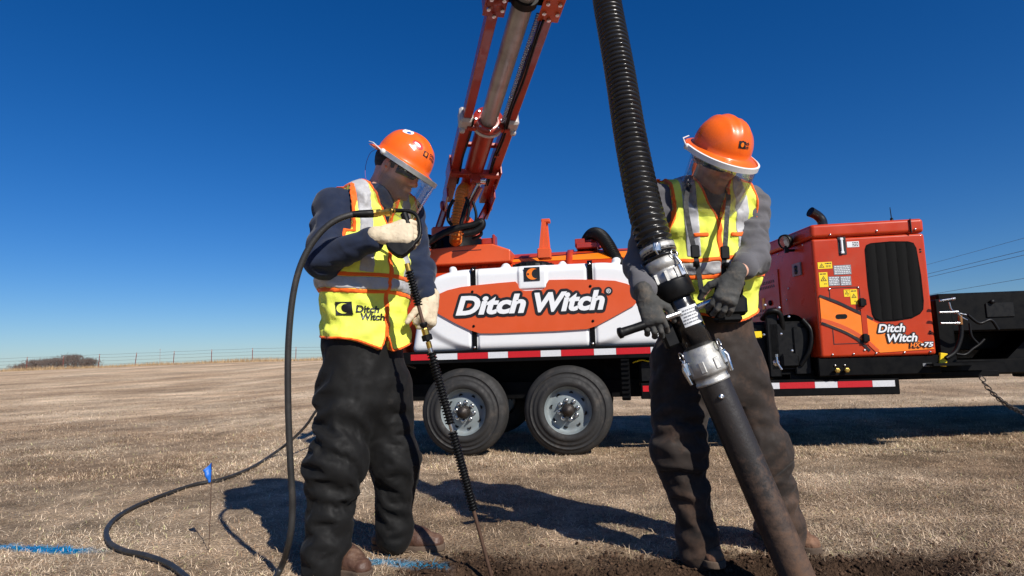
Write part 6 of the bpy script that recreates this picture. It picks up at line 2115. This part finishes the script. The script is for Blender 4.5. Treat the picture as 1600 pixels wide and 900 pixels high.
# ================================================================== tools, hoses, small things
def strap_mesh(pts, w, th, nrml):
    pts = np.asarray(pts, float); tg = np.gradient(pts, axis=0); V, F = [], []
    for p, t in zip(pts, tg):
        s = nrm(np.cross(t, nrml)); n = nrm(np.cross(s, t))
        V += [p - s * w / 2 - n * th / 2, p + s * w / 2 - n * th / 2, p + s * w / 2 + n * th / 2, p - s * w / 2 + n * th / 2]
    for i in range(len(pts) - 1):
        for k in range(4): l = (k + 1) % 4; F.append((4 * i + k, 4 * i + l, 4 * i + 4 + l, 4 * i + 4 + k))
    F += [(0, 1, 2, 3), tuple(len(V) - 4 + k for k in (3, 2, 1, 0))]
    mb = MB(); mb.add(V, F); return mb


def build_remote():
    c = A(1135, 478, 2.44)
    e = empty('remote_control', c)
    mb = MB(); mb.box((0, 0, 0), (.15, .07, .08), bev=.015); mb.box((0, -.01, -.05), (.10, .05, .03), bev=.01); mb.build('case', FLATBLACK, e)
    for x in (-.05, -.018, .018, .05):
        mb = MB(); mb.cyl((x, -.03, .04), (x, -.05, .075), .006, n=8); mb.lathe([(.009, 0), (.009, .012), (0, .014)], (x, -.052, .075), (0, -.4, .9), 10); mb.build('joystick', FLATBLACK, e)
    
    NYL = mat('black_webbing', (.010, .010, .011), .7, 0, .2, 40)
    for pts in ([(1086, 272, 2.60), (1076, 292, 2.51), (1072, 320, 2.45), (1078, 360, 2.41), (1087, 400, 2.40), (1094, 440, 2.40), (1098, 470, 2.41)],
                [(1130, 284, 2.60), (1138, 305, 2.50), (1136, 335, 2.45), (1134, 370, 2.41), (1132, 400, 2.40), (1131, 430, 2.41), (1140, 465, 2.43)]):
        P = catmull([A(*q) for q in pts], 6) - c
        strap_mesh(P, .019, .003, (0, -1, 0)).build('strap', NYL, e)
        k = len(P) * 5 // 8
        mb = MB(); mb.box(P[k] - [0, .004, 0], (.034, .012, .05), bev=.004); mb.lathe([(.012, 0), (.012, .02), (0, .02)], P[k] - [0, .008, .04], (0, 0, -1), 10); mb.build('buckle', FLATBLACK, e)
    tag(e, 'black remote control box on neck straps at the waist of the worker in grey', 'remote')


def build_suction():
    # corrugated hose hanging from the boom tip
    top = HOSE_TOP + np.array([0, 0, .30])
    a = A(1035, 412, 2.46)
    pts = [top, HOSE_TOP, A(949, 5, 2.96), A(968, 110, 2.82), A(985, 215, 2.68), A(1003, 305, 2.56), A(1017, 360, 2.49), a]
    path = catmull(pts, 10)
    e = empty('suction_hose', path[-1])
    M = mat('black_ribbed_hose', (.011, .011, .012), .28, 0, .3, 10, spec=.5)
    corrugated(path - path[-1], .0635, .0085, .027, 'ribbed_tube', M, e, 26)
    ax = nrm(path[-1] - path[-6])
    mb = MB(); mb.lathe([(.064, -.075), (.0715, -.075), (.0715, -.04), (.064, -.04)], np.zeros(3), ax, 32); mb.build('hose_clamp', ALU, e)
    mb = MB(); mb.box(np.array([-.035, -.070, .055]), (.03, .018, .035), bev=.004); mb.tube([(-.035, -.078, .07), (-.045, -.084, .045), (-.035, -.08, .025)], .004, 6); mb.build('clamp_bolt', CHROME, e)
    tag(e, 'thick black ribbed suction hose hanging from the boom to the tube', 'hose')
    # the dig tube
    p1 = A(1252, 915, 2.40); d = nrm(p1 - A(1052, 448, 2.45))
    n0 = A(1034, 410, 2.46)
    t = empty('suction_tube', n0); L = np.linalg.norm(p1 - n0)
    d = nrm(p1 - n0)
    def Q(s): return d * s
    side = nrm(np.cross(d, [0, -1, 0.])); fr = nrm(np.cross(side, d)); fr = fr if fr[1] < 0 else -fr
    def S(px, py): 
        r_ = ray(px, py); # distance along the axis closest to this sight line
        w0 = n0 - CAM; b_ = d @ r_; c_ = r_ @ r_; dd = d @ w0; ee = r_ @ w0
        return (b_ * ee - c_ * dd) / (c_ - b_ * b_)
    RS = .81
    sc1, scol, s_mid, sc2 = S(1039, 425), S(1052, 455), S(1070, 490), S(1101, 575)
    mb = MB(); mb.lathe([(RS * .070, sc1 - .055), (RS * .082, sc1 - .05), (RS * .082, sc1 - .012), (RS * .078, sc1 - .010), (RS * .078, sc1 + .0), (RS * .086, sc1 + .002), (RS * .088, sc1 + .045), (RS * .084, sc1 + .05), (RS * .07, sc1 + .05)], (0, 0, 0), d, 40)
    for k in range(10):
        a_ = k * math.pi / 5; mb.box(d * (sc1 + .022) + (side * math.cos(a_) + fr * math.sin(a_)) * RS * .087, (.012, .012, .04), np.stack([side, fr, d], 1))
    mb.build('coupling', ALU, t)
    for a_ in (math.pi * .68, -math.pi * .1):
        o_ = (side * math.cos(a_) + fr * math.sin(a_)); mb = MB(); mb.box(d * (sc1 + .02) + o_ * (RS * .094), (.024, .024, .05), np.stack([side, fr, d], 1), bev=.004)
        mb.tube([d * (sc1 - .045) + o_ * (RS * .088), d * (sc1 - .01) + o_ * (RS * .105), d * (sc1 + .03) + o_ * (RS * .104)], [.005, .007, .006], 8); ring = [d * (sc1 - .05) + o_ * (RS * .095) + (np.cross(d, o_) * math.cos(x) + d * math.sin(x)) * .016 for x in np.linspace(0, 2 * np.pi, 14)]
        mb.tube(ring, .0022, 5, cap=False); mb.build('cam_lever', CHROME, t)
    mb = MB(); mb.lathe([(RS * .07, scol - .045), (RS * .092, scol - .042), (RS * .094, scol - .03), (RS * .094, scol + .028), (RS * .088, scol + .034), (RS * .070, scol + .036)], (0, 0, 0), d, 40); mb.build('rubber_collar', FLATBLACK, t)
    tubem = mat('tube_black_paint', (.010, .010, .011), .22, 0, .3, 8, coat=.3, col2=(.05, .03, .02), c2thr=.66, c2scale=9)
    mb = MB(); mb.lathe([(RS * .068, scol), (RS * .068, scol + .06), (RS * .072, scol + .065), (RS * .072, sc2 - .06), (.0, sc2 - .06)], (0, 0, 0), d, 40); mb.build('upper_tube', tubem, t)
    # label wrapped on the near side
    ls0, ls1 = s_mid - .022, s_mid + .052; V, F = [], []
    AA = np.linspace(-.95, .55, 12)
    for s_ in (ls0, (ls0 + ls1) / 2, ls1):
        for a_ in AA: V.append(d * s_ + (fr * math.cos(a_) + side * math.sin(a_)) * (RS * .072 + .0008))
    for i in range(2):
        for j in range(11): F.append((12 * i + j, 12 * i + j + 1, 12 * i + 13 + j, 12 * i + 12 + j))
    mb = MB(); mb.add(V, F, smooth=True); lb = mb.build('label', LABW, t)
    rr = random.Random(4); mb = MB()
    for k in range(5):
        s_ = ls0 + .010 + k * .012; a_ = -.55
        while a_ < .40:
            a2 = a_ + rr.uniform(.06, .25); q = []
            for x, y in ((a_, 0), (a2, 0), (a2, .0055), (a_, .0055)): q.append(d * (s_ + y) + (fr * math.cos(x) + side * math.sin(x)) * (RS * .072 + .0016 + (a2 - a_) ** 2 * .01))
            mb.add(q, [(0, 1, 2, 3)]); a_ = a2 + .05
    mb.build('label_print', LABG, t)
    mb = MB()
    for s0 in (0,):
        mb.lathe([(RS * .07, sc2 - .085), (RS * .080, sc2 - .08), (RS * .082, sc2 - .045), (RS * .090, sc2 - .04), (RS * .092, sc2 + .02), (RS * .086, sc2 + .028), (RS * .078, sc2 + .03), (RS * .078, sc2 + .05), (RS * .082, sc2 + .052), (RS * .082, sc2 + .062), (RS * .072, sc2 + .064)], (0, 0, 0), d, 40)
    for k in range(8):
        a_ = k * math.pi / 4 + .3; mb.box(d * (sc2 - .008) + (side * math.cos(a_) + fr * math.sin(a_)) * RS * .0915, (.022, .006, .045), np.stack([np.cross(d, side * math.cos(a_) + fr * math.sin(a_)), side * math.cos(a_) + fr * math.sin(a_), d], 1), bev=.003)
    mb.build('coupling', ALU, t)
    for a_ in (math.pi * .80, .15):
        o_ = (side * math.cos(a_) + fr * math.sin(a_)); mb = MB(); mb.box(d * (sc2 - .02) + o_ * (RS * .098), (.022, .022, .055), np.stack([side, fr, d], 1), bev=.004); mb.tube([d * (sc2 - .055) + o_ * (RS * .095), d * (sc2 - .02) + o_ * (RS * .113), d * (sc2 + .04) + o_ * (RS * .105)], [.006, .009, .007], 8)
        ring = [d * (sc2 - .07) + o_ * (RS * .10) + (np.cross(d, o_) * math.cos(x) + d * math.sin(x)) * .018 for x in np.linspace(0, 2 * np.pi, 14)]; mb.tube(ring, .0025, 5, cap=False); mb.build('cam_lever', CHROME, t)
    # dirty long pipe with mud growing toward the bottom
    M = bpy.data.materials.new('muddy_pipe'); M.use_nodes = True; n = M.node_tree; p = n.nodes['Principled BSDF']; Lk = n.links.new
    at_ = n.nodes.new('ShaderNodeAttribute'); at_.attribute_name = 'mud'
    tc = n.nodes.new('ShaderNodeTexCoord'); nz = n.nodes.new('ShaderNodeTexNoise'); nz.inputs['Scale'].default_value = 26; nz.inputs['Detail'].default_value = 8; nz.inputs['Roughness'].default_value = .75; Lk(tc.outputs['Object'], nz.inputs['Vector'])
    ad = n.nodes.new('ShaderNodeMath'); ad.operation = 'ADD'; Lk(at_.outputs['Fac'], ad.inputs[0]); Lk(nz.outputs['Fac'], ad.inputs[1])
    mr = n.nodes.new('ShaderNodeMapRange'); mr.inputs['From Min'].default_value = .62; mr.inputs['From Max'].default_value = 1.0; Lk(ad.outputs[0], mr.inputs['Value'])
    mx = n.nodes.new('ShaderNodeMix'); mx.data_type = 'RGBA'; mx.inputs[6].default_value = (.022, .018, .016, 1); mx.inputs[7].default_value = (.115, .062, .036, 1); Lk(mr.outputs[0], mx.inputs[0]); Lk(mx.outputs[2], p.inputs['Base Color'])
    r2 = n.nodes.new('ShaderNodeMapRange'); r2.inputs['To Min'].default_value = .42; r2.inputs['To Max'].default_value = .85; Lk(mr.outputs[0], r2.inputs['Value']); Lk(r2.outputs[0], p.inputs['Roughness'])
    bp = n.nodes.new('ShaderNodeBump'); bp.inputs['Strength'].default_value = .5; bp.inputs['Distance'].default_value = .004; Lk(nz.outputs['Fac'], bp.inputs['Height']); Lk(bp.outputs[0], p.inputs['Normal'])
    ss = np.linspace(sc2 + .05, L + .25, 60)
    mb = MB(); mb.lathe([(.062, s_) for s_ in ss], (0, 0, 0), d, 40); me = mb.mesh('dig_pipe')
    zz = np.array([v.co[:] for v in me.vertices]) @ d
    mu = np.clip((zz - sc2) / (L - sc2), 0, 1) ** 1.3 * .54 - .07
    a = me.attributes.new('mud', 'FLOAT', 'POINT'); a.data.foreach_set('value', mu.astype(np.float32))
    pipe = link('dig_pipe', me, M, t)
    mb = MB(); c_ = d * (sc2 + .115) + fr * .0613 + side * .012; mb.lathe([(.0105, 0), (.0105, .006), (.004, .008), (0, .006)], c_, fr, 16); mb.build('rivet', CHROME, t)
    # cross handle with rubber grip
    hL, hR = A(962, 523, 2.37), A(1152, 447, 2.42)
    hc = n0 + d * S(1073, 492)
    g0 = A(967, 521, 2.37); g1 = A(1040, 497, 2.385)
    mb = MB(); mb.tube([g1 - n0, A(1062, 489, 2.40) - n0], .012, 12); mb.tube([A(1090, 480, 2.40) - n0, A(1118, 468, 2.38) - n0, A(1150, 455, 2.37) - n0], .0125, 12)
    mb.build('handle_bar', CHROME, t)
    gd = nrm(g1 - g0); mb = MB(); mb.lathe([(0, -.004), (.012, -.004), (.021, .0), (.021, .012), (.0175, .016), (.0165, .06), (.0175, .11), (.0165, .19), (0, .19)], g0 - n0, gd, 20); mb.build('rubber_grip', FLATBLACK, t)
    mb = MB(); mb.box(d * S(1080, 482) + side * .02, (.12, .05, .03), np.stack([side, fr, d], 1), bev=.006); mb.box(d * S(1085, 500) + side * .085 - fr * .01, (.06, .05, .14), np.stack([side, fr, d], 1), bev=.01); mb.build('handle_clamp', FLATBLACK, t)
    tag(t, 'muddy suction tube with aluminium couplings slanting down into the pit', 'suction tube')


def build_lance():
    top = A(631, 393, 2.50); bot = A(769, 905, 2.62)
    e = empty('water_lance', bot); d = nrm(bot - top); L = np.linalg.norm(bot - top)
    def pt(px, py):
        t = (py - 393) / (905 - 393); return top + (bot - top) * t - bot
    # rod
    mb = MB(); mb.tube([pt(0, 430), pt(0, 905) + d * .12], .0075, 10); mb.build('rod', mat('muddy_rod', (.10, .055, .035), .6, .3, .3, 12), e)
    def spring(y0, y1, r, pitch, name, wr=.004):
        a, b = pt(0, y0), pt(0, y1); Ls = np.linalg.norm(b - a); n = int(Ls / pitch); ax = nrm(b - a); s = nrm(np.cross(ax, [0, 1., 0])); w = np.cross(ax, s)
        k = np.linspace(0, 1, n * 12); P = [a + (b - a) * t + (s * math.cos(x) + w * math.sin(x)) * r for t, x in zip(k, k * 2 * np.pi * n)]
        mb = MB(); mb.tube(P, wr, 6); mb.build(name, FLATBLACK, e)
        mb = MB(); mb.cyl(a, b, r * .72, n=14); mb.build('sleeve', FLATBLACK, e)
    spring(424, 478, .0145, .0115, 'guard_spring', .0034); spring(552, 664, .0165, .012, 'guard_spring', .0034); spring(676, 798, .0165, .012, 'guard_spring', .0034)
    mb = MB(); mb.cyl(pt(0, 664), pt(0, 676), .009, n=12); mb.cyl(pt(0, 540), pt(0, 553), .010, n=12); mb.build('rod_joint', CHROME, e)
    mb = MB(); mb.lathe([(.013, 0), (.015, .004), (.015, .03), (.012, .032), (.012, .045), (0, .045)], pt(0, 514), d, 8, smooth=False); mb.build('brass_coupling', BRASS, e)
    for y0, y1, r_ in ((535, 545, .011), (412, 425, .012)):
        mb = MB(); mb.cyl(pt(0, y0), pt(0, y1), r_, n=8); mb.build('brass_coupling', BRASS, e)
    mb = MB(); mb.lathe([(.018, 0), (.0215, .003), (.0215, .022), (.018, .025), (0, .025)], pt(0, 524), d, 12, smooth=False); mb.lathe([(.015, 0), (.017, .008), (.012, .02)], pt(0, 505), d, 16); mb.build('coupling_nut', FLATBLACK, e)
    # trigger gun: body, trigger guard loop, inlet
    g = A(627, 386, 2.47) - bot
    ex = nrm(np.array([1., .05, -.05])); ey = nrm(np.array([.2, .3, 1.])); ey = nrm(ey - ex * (ex @ ey)); ez = np.cross(ex, ey)
    poly = [(-.062, .012), (-.052, .030), (-.005, .040), (.036, .034), (.060, .020), (.048, -.004), (.024, -.032), (.006, -.046), (-.012, -.044), (-.032, -.030), (-.056, -.008)]
    mb = MB(); mb.prism(poly, g - ez * -.016, ex, ey, -ez, .034); me = mb.mesh('gun_body'); bevel_mesh(me, .006, 2); link('gun_body', me, FLATBLACK, e)
    mb = MB()
    for k in range(4):
        c = g + ex * (-.03 + k * .016) + ey * (.006 - .004 * k) + ez * -.019; mb.box(c, (.006, .026, .004), np.stack([ex, ey, ez], 1)) 
    mb.build('body_rib', FLATBLACK, e)
    lp = [g + ex * x + ey * y for x, y in ((.050, .018), (.068, .045), (.070, .085), (.060, .128), (.045, .152), (.018, .164), (-.03, .166), (-.055, .165))]
    mb = MB(); mb.tube(catmull(lp, 6), .0085, 10); mb.build('trigger_guard', FLATBLACK, e)
    mb = MB(); mb.tube(catmull([g + ex * .02 + ey * .04, g + ex * .025 + ey * .08, g + ex * .0 + ey * .15], 6), [.016] * 13, 12); mb.build('handle', FLATBLACK, e)
    inl = A(606, 333, 2.47) - bot
    mb = MB(); i0 = g + ex * -.055 + ey * .165; mb.tube([i0 + ex * .02, i0 + ex * -.002, inl + np.array([.006, 0, .0])], [.011, .012, .012], 10); mb.lathe([(.013, 0), (.0165, .002), (.0165, .018), (.013, .02), (.012, .04), (.0155, .042), (.0155, .056), (.011, .058)], inl + np.array([.012, 0, .004]), (-1, 0, -.04), 8, smooth=False)
    mb.build('swivel_fitting', BRASS, e)
    tag(e, 'long water lance with coiled guards held by the worker in navy', 'water lance')
    return inl + bot


def build_hose(inl):
    st = inl + np.array([-.055, 0, .0])
    air = [st, A(543, 337, 2.44), (A(508, 356, 2.42)), A(478, 396, 2.41), A(460, 450, 2.41), A(451, 530, 2.42), A(450, 620, 2.44), A(453, 710, 2.46), A(457, 790, 2.48), A(452, 845, 2.50)]
    g = lambda px, py, z=.017: np.array(ground_at(px, py, z))
    low = [g(436, 893, .03), g(405, 935), g(355, 950), g(310, 918), g(268, 884), g(228, 868), g(192, 860), g(170, 846), g(168, 825), g(190, 803), g(235, 781), g(300, 758), g(345, 749), g(392, 731), g(430, 707, .04)]
    end = [A(455, 688, 5.95), A(478, 665, 5.9), A(497, 638, 5.85), A(540, 585, 5.85), A(600, 560, 5.8), A(650, 575, 5.85)]
    pts = catmull(air + low + end, 8)
    e = empty('water_hose', (float(low[7][0]), float(low[7][1]), 0)); o = np.array(e.location)
    M = mat('black_rubber_hose', (.022, .021, .020), .55, 0, .25, 9, bump=.1, bscale=120, col2=(.06, .05, .04), c2thr=.62, c2scale=7)
    mb = MB(); mb.tube(pts - o, .0125, 10); mb.build('hose_line', M, e)
    d = nrm(pts[3] - pts[0]); mb = MB(); mb.lathe([(.014, 0), (.0165, .004), (.0165, .03), (.0155, .06), (.013, .085)], st - o + d * .0, d, 16); mb.build('strain_relief', FLATBLACK, e)
    mb = MB(); mb.lathe([(.0165, -.012), (.0165, .006), (.014, .006)], st - o, d, 8, smooth=False); mb.build('ferrule', BRASS, e)
    tag(e, 'thin black water hose looping from the lance across the grass', 'hose')


def build_flag():
    b = ground_at(326, 860); t = A(331, 722, b[1])
    e = empty('marker_flag', (b[0], b[1], float(ground_z(np.array([b[0]]), np.array([b[1]]))[0])))
    h = t[2]
    mb = MB(); mb.tube([(0, 0, -.05), (0.004, 0, h * .5), (t[0] - b[0], 0, h)], .0018, 6); mb.build('wire_stem', mat('rusty_wire', (.12, .07, .05), .7, .5), e)
    V, F = [], []
    nx, nz = 8, 8
    for i in range(nx + 1):
        for j in range(nz + 1):
            u_, w_ = i / nx, j / nz
            x = t[0] - b[0] - u_ * .037 * (1 - .25 * w_) + (.012 * w_ if u_ > .2 else .0) * u_
            z = h - w_ * .09 - u_ * (.035 - .03 * w_)
            V.append((x, .010 * math.sin(u_ * 5 + w_ * 2) * u_ + .004 * math.sin(w_ * 9), z))
    for i in range(nx):
        for j in range(nz): F.append((i * 9 + j, i * 9 + 9 + j, i * 9 + 10 + j, i * 9 + 1 + j))
    mb = MB(); mb.add(V, F, smooth=True); o = mb.build('flag', mat('blue_vinyl', (.008, .13, .55), .5, 0, .1, 30), e); m_ = o.modifiers.new('s', 'SOLIDIFY'); m_.thickness = .0008
    tag(e, 'small blue utility marker flag on a wire stuck in the grass', 'flag')


build_remote(); build_suction(); build_hose(build_lance()); build_flag()
